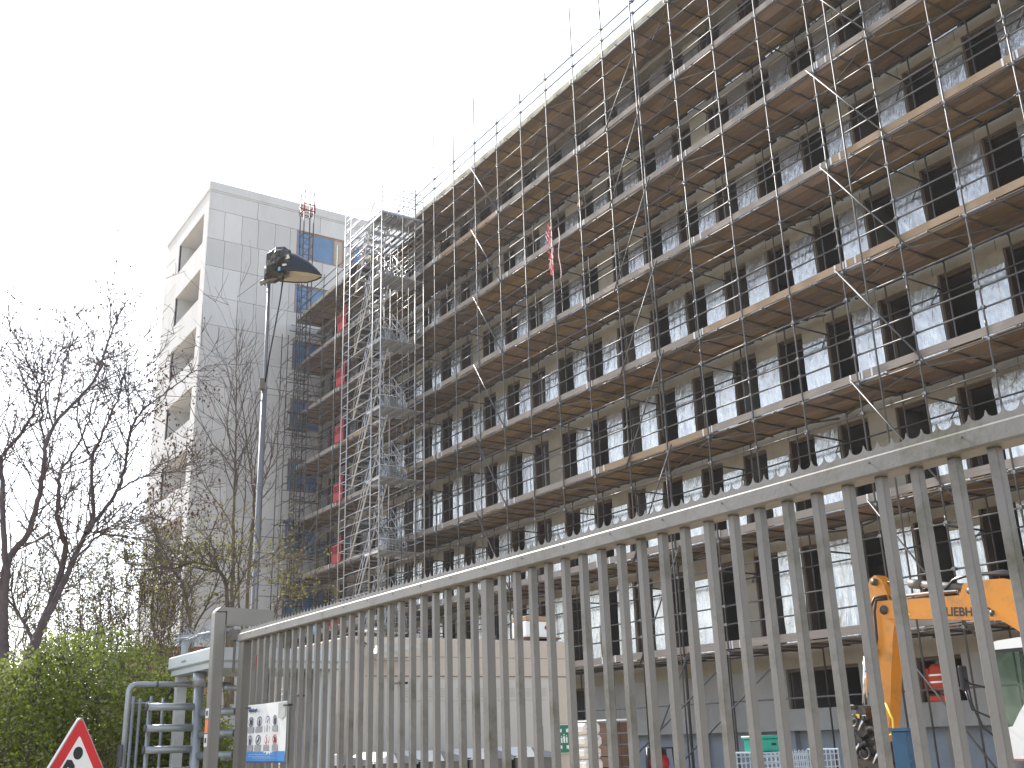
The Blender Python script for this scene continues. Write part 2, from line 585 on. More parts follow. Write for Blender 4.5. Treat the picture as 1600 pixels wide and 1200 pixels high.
for k in range(1, 8):
    for i in range(I0, I1 + 1):
        if rng.random() < 0.06:
            continue
        y0 = WY(i) + 1.03 + rng.uniform(0.0, 0.05)
        y1 = WY(i + 1) - 0.02 - rng.uniform(0.0, 0.04)
        top = LZ(k) + rng.choice((2.98, 2.94, 2.8, 2.6, 3.0))
        b = foil_grid(y0, y1, LZ(k) + rng.uniform(0.0, 0.12), top, k * 40 + i, rng.choice((0.07, 0.12, 0.17)))
        fo_items.append((far_of((XW, y0, LZ(k))), b))
limited("window_frame", fr_items, JAMB, fb)
limited("foil_sheet", fo_items, FOIL, fb, smooth=True)
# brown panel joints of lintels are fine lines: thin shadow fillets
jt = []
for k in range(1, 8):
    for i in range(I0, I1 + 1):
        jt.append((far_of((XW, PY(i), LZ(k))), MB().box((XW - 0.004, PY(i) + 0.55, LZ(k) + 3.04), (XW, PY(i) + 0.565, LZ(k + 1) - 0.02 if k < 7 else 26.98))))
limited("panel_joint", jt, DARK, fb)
# ground floor: timber battens in window band
for a, b in gops:
    bt = MB()
    bt.box((XW + 0.1, a, 3.2), (XW + 0.2, b, 3.297)).box((XW + 0.1, a, 2.14), (XW + 0.16, a + 0.06, 3.2)).box((XW + 0.1, b - 0.06, 2.14), (XW + 0.16, b, 3.2))
    bt.build("window_frame", JAMB, fb)

# ------------------------------------------------------------------ main scaffolding
sc = thing("scaffolding", "tall tube scaffolding with timber decks along the whole front of the office block", "scaffold", (XS, 30, 0))
TR = 0.0265
tops = {8: 28.1, 9: 31.6, 10: 31.17, 11: 28.9, 12: 29.0, 13: 29.0, 14: 31.15, 15: 31.15, 16: 31.0}
XI = 24.85


def pole(x, y, z1, joints=True, ph=0.0):
    m = MB().tube((x, y, 0.03), (x, y, z1), TR, 8)
    z = 4.2 + ph
    while joints and z < z1 - 1:
        m.tube((x, y, z), (x, y, z + 0.16), TR + 0.007, 8)
        z += 6.2
    m.box((x - 0.08, y - 0.08, 0.0), (x + 0.08, y + 0.08, 0.03))
    return m


for i in range(I0, I1 + 1):
    z1 = tops.get(i, 28.75 + 0.2 * math.sin(i * 2.3))
    pole(XS, PY(i), z1, ph=(i * 1.7) % 3).build("standard", STEEL, sc, True)
    pole(XI, PY(i), 28.55 if i % 2 else 27.2, ph=(i * 2.3) % 3).build("standard", STEEL_D, sc, True)
for ii, zb, zt in ((3.62, 0.03, 31.0), (8.04, 0.03, 28.9)):
    m = MB().tube((XS - 0.06, PY(ii), zb), (XS - 0.06, PY(ii), 9.9 if ii > 8 else zt), TR, 8)
    if ii > 8:
        m = MB().tube((XS - 0.06, PY(ii), 0.03), (XS - 0.06, PY(ii), 9.9), TR, 8).tube((XS - 0.06, PY(ii), 11.0), (XS - 0.06, PY(ii), zt), TR, 8)
    m.build("standard", STEEL, sc, True)

YS0, YS1 = PY(I0) - 0.3, PY(I1) + 0.4
rng = random.Random(11)
for k in range(1, 9):
    z = LZ(k)
    # outer and inner ledgers
    for x, dz, mt in ((XS + 0.05, -0.10, STEEL), (XI - 0.05, -0.10, STEEL_D), (XS + 0.05, 0.74, STEEL), (XS + 0.05, 1.28, STEEL)) + (((XS + 0.05, 2.42, STEEL), (XI - 0.05, 2.3, STEEL_D)) if k < 8 else ()):
        m = MB()
        i = I0
        n = 0
        while i < I1:
            j = min(i + 3, I1)
            o = 0.0 if n % 2 == 0 else 0.0
            sag = rng.uniform(-0.012, 0.012)
            lap = 0.18
            zz = z + dz + (0.052 if n % 2 else 0.0) * (1 if dz < 0.5 else 0.25)
            m.path([(x, PY(i) - lap, zz), (x, (PY(i) + PY(j)) / 2, zz + sag), (x, PY(j) + lap, zz)], TR, 6)
            i = j
            n += 1
        m.build("guard_rail" if 0.5 < dz < 1.5 else "ledger", mt, sc, True)
# bottom tie ledger
m = MB()
m.tube((XS + 0.05, YS0, 2.38), (XS + 0.05, YS1, 2.38), TR, 6)
m.build("ledger", STEEL, sc, True)
# decks
rngd = random.Random(5)
for k in range(1, 9):
    m = MB()
    z = LZ(k)
    xs0 = XS + 0.07
    nb = 4
    bw = 0.464
    for j in range(nb):
        y = YS0 - rngd.uniform(0, 2)
        while y < YS1:
            ln = rngd.choice((2.4, 3.0, 3.0, 3.9))
            ye = min(y + ln, YS1 + 0.3)
            gap = 0.008 + (rngd.random() < 0.06) * 0.03
            dz = rngd.uniform(-0.006, 0.006)
            m.box((xs0 + j * bw + gap, y, z - 0.03 + dz), (xs0 + (j + 1) * bw - 0.002, ye - 0.015, z + 0.01 + dz))
            y = ye
    m.build("deck", DECK, sc)
# transoms
it = []
for k in range(1, 9):
    for i in range(I0, I1 + 1):
        for q in (0, 0.5):
            y = PY(i + q) + 0.1
            m = MB().tube((XS - 0.08, y, LZ(k) - 0.06), (XI + 0.14, y, LZ(k) - 0.06), TR, 6)
            it.append((far_of((XS, y, LZ(k))), m))
limited("transom", it, TRANSOM, sc, smooth=True)
# plan braces under decks
it = []
for k in range(2, 9):
    for i in range(I0, I1 - 2, 4):
        m = MB().tube((XS + 0.05, PY(i), LZ(k) - 0.16), (XI, PY(i + 2), LZ(k) - 0.16), TR, 6)
        it.append((far_of((XS, PY(i), LZ(k))), m))
        m = MB().tube((XI - 0.02, PY(i + 2) + 0.25, LZ(k) - 0.21), (XS + 0.05, PY(i + 4) - 0.1, LZ(k) - 0.21), TR, 6)
        it.append((far_of((XS, PY(i), LZ(k))), m))
limited("plan_brace", it, TRANSOM, sc, smooth=True)
# wall ties: diagonal tubes at mid storey
it = []
for k in range(1, 8):
    for i in range(I0, I1 + 1, 2):
        m = MB().tube((XI - 0.35, PY(i) + 0.08, LZ(k) + 2.33), (XW + 0.1, PY(i) + 0.9, LZ(k) + 2.2), 0.02, 6)
        m.tube((XS, PY(i) + 0.06, LZ(k) + 2.36), (XI + 0.1, PY(i) + 0.06, LZ(k) + 2.36), TR, 6)
        it.append((far_of((XS, PY(i), LZ(k))), m))
limited("wall_tie", it, STEEL_D, sc, smooth=True)
# toe boards; the top level has its backlit glow painted in pale yellow
rngt = random.Random(21)
tan = {(4, 1), (4, 2), (4, 3), (5, 2), (3, 3), (4, 4)}
for k in range(1, 9):
    n = 0
    i = I0
    while i < I1:
        j = min(i + 3, I1)
        y0, y1 = PY(i) - 0.05, PY(j) - 0.07
        xo = XS + 0.055 + 0.004 * (n % 2)
        m = MB()
        zt = LZ(k) + 0.03 + rngt.uniform(-0.012, 0.012)
        hh = 0.225
        tl = rngt.uniform(-0.012, 0.012)
        dy = 0.0
        # board, slightly bowed
        N = 6
        rings = []
        for s in range(N + 1):
            y = y0 + (y1 - y0) * s / N
            bow = 0.008 * math.sin(math.pi * s / N) * rngt.choice((-1, 1))
            zz = zt + tl * s / N
            rings.append([(xo + bow, y, zz), (xo + 0.032 + bow, y, zz), (xo + 0.032 + bow, y, zz + hh), (xo + bow, y, zz + hh)])
        m.loft(rings)
        mt = TOE_TAN if (k in (4,) and 1 <= n <= 3) or (k == 5 and n in (2,)) or (k == 3 and n == 4) or rngt.random() < 0.08 else TOE
        if k == 8:
            mt = TOE_BACKLIT
        ends = MB()
        for yy in (y0 + 0.01, y0 + 0.3, y1 - 0.4, y1 - 0.07):
            if rngt.random() < 0.8:
                ends.box((xo - 0.009, yy, zt - 0.004), (xo + 0.037, yy + 0.055, zt + hh + 0.004))
        nf = len(m.f)
        m.join(ends)
        tbo = m.build("toe_board", mt, sc)
        tbo.data.materials.append(TOE_END)
        for pf in tbo.data.polygons[nf:]:
            pf.material_index = 1
        i = j
        n += 1
# couplers
it = []
for k in range(1, 9):
    for i in range(I0, I1 + 1):
        for dz in (-0.10, 0.74, 1.28, 2.42):
            if k == 8 and dz > 2:
                continue
            y, z = PY(i), LZ(k) + dz
            m = MB().box((XS - 0.034, y - 0.04, z - 0.035), (XS + 0.085, y + 0.04, z + 0.045)).box((XS - 0.05, y + 0.02, z - 0.015), (XS + 0.02, y + 0.06, z + 0.015))
            it.append((far_of((XS, y, z)), m))
limited("coupler", it, CLAMP, sc)
# face braces
br = []
for k in range(0, 9):
    if k >= 1:
        br.append((4.1, k + 0.02, 2.83, k - 1.1))
        br.append((7.85, k + 0.02 if k < 8 else 7.79, 9.07, k - 1.05))
        br.append((14.15, k + 0.03, 12.95, k - 1.03))
for k in range(1, 8):
    br.append((20.6, k + 0.02, 19.5, k - 1.0))
    br.append((24.2, k + 0.02, 23.2, k - 1.0))
for a, za, b, zb in br:
    if za > 7.8 and a < 5:
        za = 7.75
    zb = max(zb, 0.0)
    z1_, z2_ = LZ(za), max(LZ(zb), 0.1)
    MB().tube((XS - 0.075, PY(a), z1_), (XS - 0.075, PY(b), z2_), TR, 8).build("brace", STEEL, sc, True)
# raking braces near ground at pole 6-8
MB().tube((XS - 0.1, PY(6.0), 3.4), (XS - 0.1, PY(8.6), 0.2), TR, 8).build("brace", STEEL, sc, True)
MB().tube((XS - 0.14, PY(7.2), 3.3), (XS - 0.14, PY(9.2), 1.0), TR, 8).build("brace", STEEL, sc, True)
# mid standards at the base
# landing gates towards the hoist
for k in range(1, 8):
    z = LZ(k)
    m = MB()
    y0, y1 = 51.2, 52.3
    for yy in np.linspace(y0, y1, 7):
        m.box((XS - 0.13, yy - 0.03, z + 0.1), (XS - 0.09, yy + 0.03, z + 1.5 - (0.4 if yy > 51.6 else 0)))
    m.box((XS - 0.14, y0, z + 0.15), (XS - 0.1, y1, z + 0.6)).box((XS - 0.14, y0, z + 1.0), (XS - 0.1, y1, z + 1.1))
    m.build("landing_gate", RED, sc)

# ------------------------------------------------------------------ stair tower
st = thing("stair_tower", "silvery scaffold stair tower with zigzag stairs standing in front of the main scaffolding", "stair tower", (21.5, 43.5, 0))
TX0, TX1 = 20.35, 22.65
TYs = (41.5, 42.4, 45.1, 45.8)
for y in TYs:
    for x in (TX0, TX1):
        zt = 27.75 if y < 42 else 27.4 if y < 45 else 28.3
        MB().tube((x, y, 0), (x, y, zt), 0.026, 8).build("standard", ALU, st, True)
for x, y, zt in ((21.5, 41.5, 29.6), (22.2, 41.5, 27.6), (21.5, 45.1, 27.5), (22.3, 42.4, 27.6), (TX0 - 0.25, 46.2, 26.4)):
    MB().tube((x, y, 0), (x, y, zt), 0.024, 8).build("standard", STEEL, st, True)
lz = [LZ(k) - 0.95 for k in range(1, 9)]
rail = MB()
for q, z in enumerate(lz):
    for dz in (0.5, 1.0):
        for y in (41.5,):
            rail.tube((TX0, y, z + dz), (TX1, y, z + dz), 0.02, 6)
        rail.tube((TX0, 45.8, z + dz), (TX1, 45.8, z + dz), 0.02, 6)
    for dz in (0.0, 0.5, 1.0, 1.5, 2.0, 2.6):
        for (ya, yb) in ((41.5, 42.4), (45.1, 45.8)):
            rail.tube((TX0, ya, z + dz), (TX0, yb, z + dz), 0.02, 6)
    for dz in (0.02, 0.55, 1.1, 1.6, 2.1, 2.7):
        rail.tube((TX0, 42.4, z + dz), (TX0, 45.1, z + dz), 0.022, 6)
        rail.tube((TX1, 41.5, z + dz), (TX1, 45.8, z + dz), 0.02, 6)
rail.tube((TX0, 41.5, 27.65), (TX1, 41.5, 27.75), 0.02, 6).tube((TX0, 41.5, 27.1), (TX1, 41.5, 27.2), 0.02, 6)
rail.tube((TX0, 41.5, 27.65), (TX0, 45.8, 27.55), 0.02, 6).tube((TX0, 41.5, 27.1), (TX0, 45.8, 27.0), 0.02, 6)
rail.build("guard_rail", ALU, st, True)
for q, z in enumerate(lz):
    # near landing of ribbed metal planks
    m = MB()
    for s in range(4):
        m.box((TX0 + 0.02 + s * 0.56, 41.55, z - 0.06), (TX0 + 0.56 + s * 0.56, 43.0, z))
        m.box((TX0 + 0.05 + s * 0.56, 41.6, z - 0.1), (TX0 + 0.1 + s * 0.56, 42.95, z - 0.06))
        m.box((TX0 + 0.42 + s * 0.56, 41.6, z - 0.1), (TX0 + 0.47 + s * 0.56, 42.95, z - 0.06))
    m.build("landing", ALU, st)
    m = MB().box((TX0 + 0.02, 44.5, z - 1.73), (TX1 - 0.02, 45.75, z - 1.67))
    m.box((TX0 + 0.02, 44.5, z - 1.8), (TX1 - 0.02, 44.54, z - 1.73))
    m.build("landing", STEEL_D, st)
    # two flights: outer lane from far half landing up to near landing, inner lane return
    for lane, (x0, x1) in enumerate(((TX0 + 0.08, TX0 + 0.95), (TX0 + 1.25, TX0 + 2.1))):
        if lane == 0:
            a, b = Vector((0, 44.6, z - 3.0 if q == 0 else z - 3.25)), Vector((0, 42.6, z))
            a.z = max(a.z, 0.05)
        else:
            a, b = Vector((0, 43.0, z - 3.2)), Vector((0, 44.5, z - 1.7))
            a.z = max(a.z, 0.05)
        m = MB()
        for x in (x0, x1):
            m.path([(x, a.y, a.z), (x, b.y, b.z)], 0.05, 4)
        n = 11
        for s in range(1, n):
            t = s / n
            p = a.lerp(b, t)
            m.box((x0 + 0.04, p.y - 0.1, p.z - 0.015), (x1 - 0.04, p.y + 0.1, p.z + 0.015))
        m.build("stair_flight", ALU, st)
        for x in (x0, x1):
            m = MB()
            for hgt in (0.55, 1.0):
                m.tube((x, a.y, a.z + hgt), (x, b.y, b.z + hgt), 0.02, 6)
            for t in (0.02, 0.33, 0.66, 0.98):
                p = a.lerp(b, t)
                m.tube((x, p.y, p.z), (x, p.y, p.z + 1.0), 0.017, 6)
            m.build("handrail", ALU, st, True)
    # face diagonal on the near side and hoop guards at the landing
    m = MB().tube((TX0 + 0.05, 41.45, z + 0.9), (TX1 - 0.05, 41.45, z + 3.2), 0.022, 6)
    if q < 7:
        m.build("brace", STEEL, st, True)
    m = MB()
    for s in range(9):
        x = 21.0 + s * 0.17
        m.tube((x, 43.1, z), (x + 0.02, 43.1, z + 1.0 - 0.02 * (s % 3)), 0.012, 5)
    m.path([(21.4, 43.0, z), (21.45, 42.7, z + 0.95), (21.75, 42.4, z + 1.0), (22.1, 42.2, z + 0.5), (22.1, 42.2, z)], 0.018, 6)
    m.build("landing_guard", ALU, st, True)
# top frame
m = MB()
for x in np.linspace(TX0, TX1, 9):
    m.box((x - 0.03, 41.5, 26.12), (x + 0.03, 45.8, 26.25))
for y in np.linspace(41.5, 45.8, 5):
    m.box((TX0, y - 0.04, 26.25), (TX1, y + 0.04, 26.36))
m.build("top_frame", ALU, st)

# ------------------------------------------------------------------ hoist mast
hm = thing("hoist_mast", "square lattice hoist mast with red collar rising above the scaffolding beside pale tower block", "hoist", (22.9, 57.5, 0))
HX0, HX1, HY0, HY1 = 22.55, 23.2, 57.3, 57.95
HZ = 36.3
m = MB()
for x in (HX0, HX1):
    for y in (HY0, HY1):
        m.tube((x, y, 0), (x, y, HZ), 0.04, 6)
z = 0.4
q = 0
while z < HZ - 0.2:
    for y in (HY0, HY1):
        m.tube((HX0, y, z), (HX1, y, z), 0.025, 5)
    for x in (HX0, HX1):
        m.tube((x, HY0, z), (x, HY1, z), 0.025, 5)
    if z < HZ - 4:
        m.tube((HX0, HY0, z), (HX1, HY0, z + 0.75), 0.018, 5)
        m.tube((HX0, HY0, z + 0.75), (HX0, HY1, z), 0.018, 5)
    z += 0.75 if z < HZ - 4 else 1.5
    q += 1
m.build("mast", mat("mast_steel", (0.06, 0.062, 0.065), 0.5, 0.3, 0.2, 3), hm, True)
m = MB()
for z in (34.3, 34.75):
    for y in (HY0 - 0.05, HY1 + 0.05):
        m.tube((HX0 - 0.08, y, z), (HX1 + 0.08, y, z), 0.04, 6)
    for x in (HX0 - 0.05, HX1 + 0.05):
        m.tube((x, HY0 - 0.08, z), (x, HY1 + 0.08, z), 0.04, 6)
for x, y in ((HX0 - 0.05, HY0 - 0.05), (HX1 + 0.05, HY0 - 0.05), (HX0 - 0.05, HY1 + 0.05), (HX1 + 0.05, HY1 + 0.05)):
    m.tube((x, y, 34.2), (x, y, 34.85), 0.035, 6)
m.build("collar", RED, hm, True)
for k in range(1, 8):
    z = LZ(k) + 1.2
    m = MB()
    m.tube((HX0, HY0, z), (XS + 1.2, HY0 + 0.1, z), 0.035, 6)
    m.tube((HX1, HY1, z), (XS + 1.2, HY1, z + 0.3), 0.035, 6)
    m.tube((HX0 - 0.7, HY0 - 0.02, z + 0.6), (HX1 + 0.3, HY0 - 0.02, z + 0.62), 0.03, 6)
    m.build("mast_tie", STEEL_D, hm, True)
m = MB()
for x in (21.9, 22.3):
    for y in (56.3, 58.6):
        m.tube((x, y, 0), (x, y, 26.0), 0.03, 6)
z = 1.5
while z < 26:
    m.tube((21.9, 56.3, z), (21.9, 58.6, z), 0.024, 5).tube((21.9, 56.3, z), (23.6, 56.3, z), 0.024, 5)
    m.tube((22.3, 58.6, z + 0.4), (23.4, 58.6, z + 0.4), 0.024, 5)
    if int(z) % 3 == 0:
        m.tube((20.7, 57.4, z + 0.2), (22.9, 57.4, z + 0.2), 0.022, 5).tube((21.2, 57.2, z + 0.9), (22.9, 57.2, z + 0.9), 0.022, 5)
    z += 1.12
m.build("guide_frame", STEEL_D, hm, True)
for k in (2, 4, 6):
    m = MB()
    z = LZ(k)
    m.box((22.0, 57.4, z - 1.2), (23.3, 57.44, z - 1.05))
    m.box((22.0, 57.4, z - 0.15), (23.3, 57.44, z))
    for x in np.linspace(22.0, 23.3, 9):
        m.box((x - 0.015, 57.41, z - 1.05), (x + 0.015, 57.43, z - 0.15))
    m.build("gate_panel", STEEL_D, hm)

# ------------------------------------------------------------------ pale tower block
tb = thing("tower_block", "tall pale concrete panel tower block with recessed loggias on its sunlit side", "building", (25, 65, 0))
BX0, BX1, BY0, BY1, BZ = 17.19, 34.0, 60.0, 69.65, 36.2
PT = 0.05
# loggia side is made of pieces round each recess
lg = []
z = 34.35
while z - 2.15 > 1:
    lg.append((z - 2.15, z))
    z -= 3.95
LY0, LY1 = 61.0, 66.45
core = MB()
core.box((BX0 + 1.7, BY0 + 0.25, 0), (BX1, BY1, BZ - 0.7))
core.box((BX0 + PT, BY0 + 0.25, 0), (BX0 + 1.7, LY0 - 0.02, BZ - 0.7))
core.box((BX0 + PT, LY1 + 0.02, 0), (BX0 + 1.7, BY1, BZ - 0.7))
zc = 0.0
for a, b in sorted(lg):
    core.box((BX0 + PT, LY0 - 0.02, zc), (BX0 + 1.7, LY1 + 0.02, a - 0.004))
    zc = b + 0.004
core.box((BX0 + PT, LY0 - 0.02, zc), (BX0 + 1.7, LY1 + 0.02, BZ - 0.7))
core.build("core", CONC_TD, tb)
pn = MB()
G = 0.025
# front (-Y) panels, with window openings
rows = []
z = 34.24
while z > 1:
    rows.append((z - 2.05, z, True))
    rows.append((z - 3.95, z - 2.05, False))
    z -= 3.95
rows.insert(0, (34.24, 35.5, None))
rngp = random.Random(4)
WX = [(23.15, 26.55), (27.2, 30.4)]
for (a, b, win) in rows:
    x = BX0 - 0.0
    first = True
    while x < BX1 - 0.05:
        step = rngp.choice((1.05, 1.1, 1.15, 2.2)) if win is not None else rngp.choice((3.2, 4.4))
        xe = min(x + step, BX1)
        segs = [(x, xe)]
        if win:
            for wa, wb in WX:
                ns = []
                for s, e in segs:
                    if e <= wa or s >= wb:
                        ns.append((s, e))
                    else:
                        if s < wa - 0.05:
                            ns.append((s, wa))
                        if e > wb + 0.05:
                            ns.append((wb, e))
                segs = ns
        for s, e in segs:
            pn.box((s + (G / 2 if s > BX0 else 0), BY0 + rngp.uniform(0, 0.008), max(a, 0) + G / 2), (e - G / 2, BY0 + PT + 0.1, b - G / 2))
        x = xe
# side (-X) panels
for a, b in [(LY1 + 0.02, BY1), ]:
    z = 35.5
    while z > 0.1:
        za = max(z - 3.95, 0)
        pn.box((BX0, a, za + G / 2), (BX0 + PT + 0.1, b, z - G / 2))
        z = za
pn.box((BX0, BY0 + PT + 0.11, 0), (BX0 + PT + 0.1, LY0 - 0.02, 35.5))
zc = 0.0
for a, b in sorted(lg) + [(35.5, 36)]:
    pn.box((BX0 - 0.0, LY0 - 0.019, zc), (BX0 + PT + 0.1, LY1 + 0.019, a))
    zc = b
pn.build("wall", CONC_T, tb)
cp = MB()
cp.box((BX0 - 0.06, BY0 - 0.06, 35.62), (BX1, BY1 + 0.06, BZ))
cp.box((BX0 - 0.02, BY0 - 0.02, 35.5), (BX1, BY1, 35.62))
cp.build("roof_coping", CONC_T, tb)
lo = MB()
for a, b in lg:
    lo.box((BX0 + 1.64, LY0, a), (BX0 + 1.69, LY1, b))
    lo.box((BX0 + PT + 0.11, LY0 - 0.015, a), (BX0 + 1.64, LY0 + 0.03, b))
    lo.box((BX0 + PT + 0.11, LY1 - 0.03, a), (BX0 + 1.64, LY1 + 0.015, b))
    lo.box((BX0 + PT + 0.11, LY0 + 0.03, b - 0.03), (BX0 + 1.64, LY1 - 0.03, b))
    lo.box((BX0 + PT + 0.11, LY0 + 0.03, a), (BX0 + 1.64, LY1 - 0.03, a + 0.03))
lo.build("loggia_lining", CONC_T, tb)
for a, b in lg:
    MB().box((BX0 + 0.03, LY0, a + 0.04), (BX0 + 0.06, LY1, a + 0.08)).box((BX0 + 1.6, LY0 + 0.8, a + 0.05), (BX0 + 1.635, LY1 - 1.5, b - 0.15)).build("loggia_window", WFRAME if a < 20 else GREYPRINT, tb)
for (a, b, win) in rows:
    if not win or a < 8:
        continue
    for n, (wa, wb) in enumerate(WX):
        fr = MB()
        y = BY0 + 0.06
        for (x0, x1) in ((wa, wa + 0.07), (wa + 1.05, wa + 1.12), (wb - 0.75, wb - 0.66), (wb - 0.07, wb)):
            fr.box((x0, y, a + 0.02), (x1, y + 0.08, b - 0.02))
        fr.box((wa, y - 0.003, b - 0.12), (wb, y + 0.08, b - 0.02)).box((wa, y - 0.003, a + 0.02), (wb, y + 0.08, a + 0.1))
        f = fr.build("window", WFRAME, tb)
        MB().box((wa + 0.07, y + 0.03, a + 0.1), (wb - 0.75, y + 0.06, b - 0.12)).build("pane", BLUEFILM, f)
        MB().box((wb - 0.66, y + 0.02, a + 0.1), (wb - 0.07, y + 0.06, b - 0.12)).build("infill_panel", WPANEL, f)

# ------------------------------------------------------------------ sliding gate
GX = 3.1
ga = thing("sliding_gate", "long grey barred sliding gate with a spiked top rail across the foreground", "gate", (GX, 4.5, 0))
RZ0, RZ1 = 2.435, 2.505
GY0, GY1 = -1.6, 8.9
MB().bbox((GX - 0.055, GY0, RZ0), (GX + 0.055, GY1, RZ1), 0.008).build("top_rail", GATE, ga)
MB().bbox((GX - 0.06, GY0, 0.1), (GX + 0.06, GY1, 0.26), 0.01).build("bottom_rail", GATE, ga)
MB().bbox((GX - 0.042, GY1 - 0.13, 0.26), (GX + 0.042, GY1 - 0.002, RZ0), 0.006).build("end_stile", GATE_D, ga)
bar0 = None
n0 = 0
y = 2.17 - 0.1473 * 25
bars = []
thick = {}
while y < GY1 - 0.2:
    bars.append(y)
    y += 0.1473
for y in bars:
    if y < GY0 + 0.05:
        continue
    wide = abs(y - 4.97) < 0.07
    if wide:
        MB().bbox((GX - 0.026, y - 0.045, 0.26), (GX + 0.026, y + 0.018, RZ0), 0.005).build("post", GATE, ga)
        continue
    if bar0 is None:
        bar0 = MB().bbox((GX - 0.018, y - 0.036, 0.26), (GX + 0.018, y, RZ0), 0.003).build("bar", GATE, ga)
        yb0 = y
    else:
        dup(bar0, ga, (0, y - yb0, 0))
# spiked strip
prof = []
sp = 0.0605
y = GY0 + 0.05
poly = [(y, RZ1)]
while y < GY1 - 0.1:
    for s in range(0, 10):
        t = s / 10
        hgt = 0.047 - 0.027 * math.sqrt(max(0, 1 - (2 * t - 1) ** 2)) ** 0.9
        poly.append((y + sp * t, RZ1 + hgt))
    y += sp
poly.append((y, RZ1 + 0.047))
poly.append((y, RZ1))
ss = MB()
fn = lambda u, v, w_: (w_, u, v)
for a in range(1, len(poly) - 2):
    pa, pb = poly[a], poly[a + 1]
    ss.prism([(pa[0], RZ1 - 0.001), (pb[0], RZ1 - 0.001), (pb[0], pb[1]), (pa[0], pa[1])], fn, GX - 0.046, GX - 0.041)
ss.build("spike_strip", GATE, ga)
rvs = []
y = GY0 + 0.2
while y < GY1:
    rvs.append((far_of((GX, y, RZ0)), MB().tube((GX - 0.059, y, (RZ0 + RZ1) / 2 + 0.012), (GX - 0.053, y, (RZ0 + RZ1) / 2 + 0.012), 0.004, 6)))
    y += 0.37
limited("rivet", rvs, GATE_D, ga)
for yy, zz in ((6.0, 1.93), (7.62, 1.93)):
    ct = MB().box((GX - 0.03, yy - 0.05, zz), (GX - 0.024, yy + 0.04, zz + 0.012)).box((GX + 0.024, yy - 0.05, zz), (GX + 0.03, yy + 0.04, zz + 0.012))
    ct.build("cable_tie", BLACK, ga)

# portal frame that catches the gate
po = thing("gate_portal", "grey steel portal frame with stickers that receives the end of the sliding gate", "gate post", (3.0, 9.2, 0))
m = MB()
m.bbox((2.93, 9.17, 0), (3.03, 9.28, 2.72), 0.01)
m.build("post", PORTAL, po)
MB().bbox((3.32, 9.15, 0), (3.42, 9.29, 2.6), 0.012).build("post", PORTAL, po)
m = MB()
m.prism([(2.935, 2.722), (2.975, 2.76), (3.46, 2.745), (3.46, 2.61), (3.032, 2.61), (3.032, 2.722)], lambda u, v, w_: (u, w_, v), 9.165, 9.285)
m.build("lintel", PORTAL, po)
m = MB()
m.tube((3.10, 9.12, 2.47), (3.10, 9.12, 2.56), 0.05, 14).tube((3.10, 9.12, 2.2), (3.10, 9.12, 2.47), 0.012, 8).box((3.03, 9.1, 2.5), (3.1, 9.15, 2.53))
m.build("guide_roller", GATE_D, po)
for z0, z1, mt in ((1.83, 1.91, WHITE), (1.71, 1.82, mat("orange_sticker", (0.8, 0.25, 0.1), 0.5)), (1.6, 1.7, WHITE)):
    MB().box((2.926, 9.185, z0), (2.9295, 9.265, z1)).build("sticker", mt, po)
for q in (0, 1):
    MB().box((2.924, 9.205, 1.85 - q * 0.22), (2.9255, 9.245, 1.89 - q * 0.22)).build("sticker_mark", BLACK, po)
MB().path([(3.3, 9.13, 2.35), (3.28, 9.11, 2.0), (3.26, 9.12, 1.95), (3.29, 9.12, 2.3)], 0.012, 6).build("red_cord", RED, po)

# ------------------------------------------------------------------ banner on gate
bn = thing("safety_banner", "white and blue site safety banner with eight pictograms tied to the gate bars", "banner", (3.03, 8.05, 1.7))
bx = 3.035
by0, by1 = 8.5, 7.68
bz0, bz1 = 1.47, 1.905


def BW(u, v, d=0.0):
    """banner point: u to the right 0..1, v up 0..1, d out of the banner"""
    return (bx - d - 0.008 * math.sin(u * 7 + v * 2), by0 + (by1 - by0) * u, bz0 + (bz1 - bz0) * v)


def patch(b, poly, d):
    b.add([BW(u, v, d) for u, v in poly], [tuple(range(len(poly)))])


m = MB()
N = 16
vs, fs = [], []
for s in range(N + 1):
    for t, d in ((0, 0), (1, 0), (0, -0.004), (1, -0.004)):
        vs.append(BW(s / N, t, d))
for s in range(N):
    a = s * 4
    fs += [(a, a + 4, a + 5, a + 1), (a + 2, a + 3, a + 7, a + 6), (a + 1, a + 5, a + 7, a + 3), (a, a + 2, a + 6, a + 4)]
m.add(vs, fs)
m.build("sheet", WHITE, bn)
m = MB()
for s in range(N):
    patch(m, [(s / N, 0.03), ((s + 1) / N, 0.03), ((s + 1) / N, 0.19), (s / N, 0.19)], 0.002)
m.build("blue_band", BLUE, bn)
m = MB()
for s in range(N):
    patch(m, [(s / N, 0.0), ((s + 1) / N, 0.0), ((s + 1) / N, 0.03), (s / N, 0.03)], 0.002)
m.build("dark_hem", NAVY, bn)
m = MB()
for v, a, b in ((0.135, 0.06, 0.7), (0.1, 0.06, 0.62), (0.075, 0.2, 0.7)):
    u = a
    rr = random.Random(int(v * 1000))
    while u < b:
        l_ = rr.uniform(0.02, 0.05)
        patch(m, [(u, v), (u + l_, v), (u + l_, v + 0.012), (u, v + 0.012)], 0.004)
        u += l_ + 0.012
m.build("small_print", mat("pale_blue_print", (0.25, 0.45, 0.7), 0.5), bn)
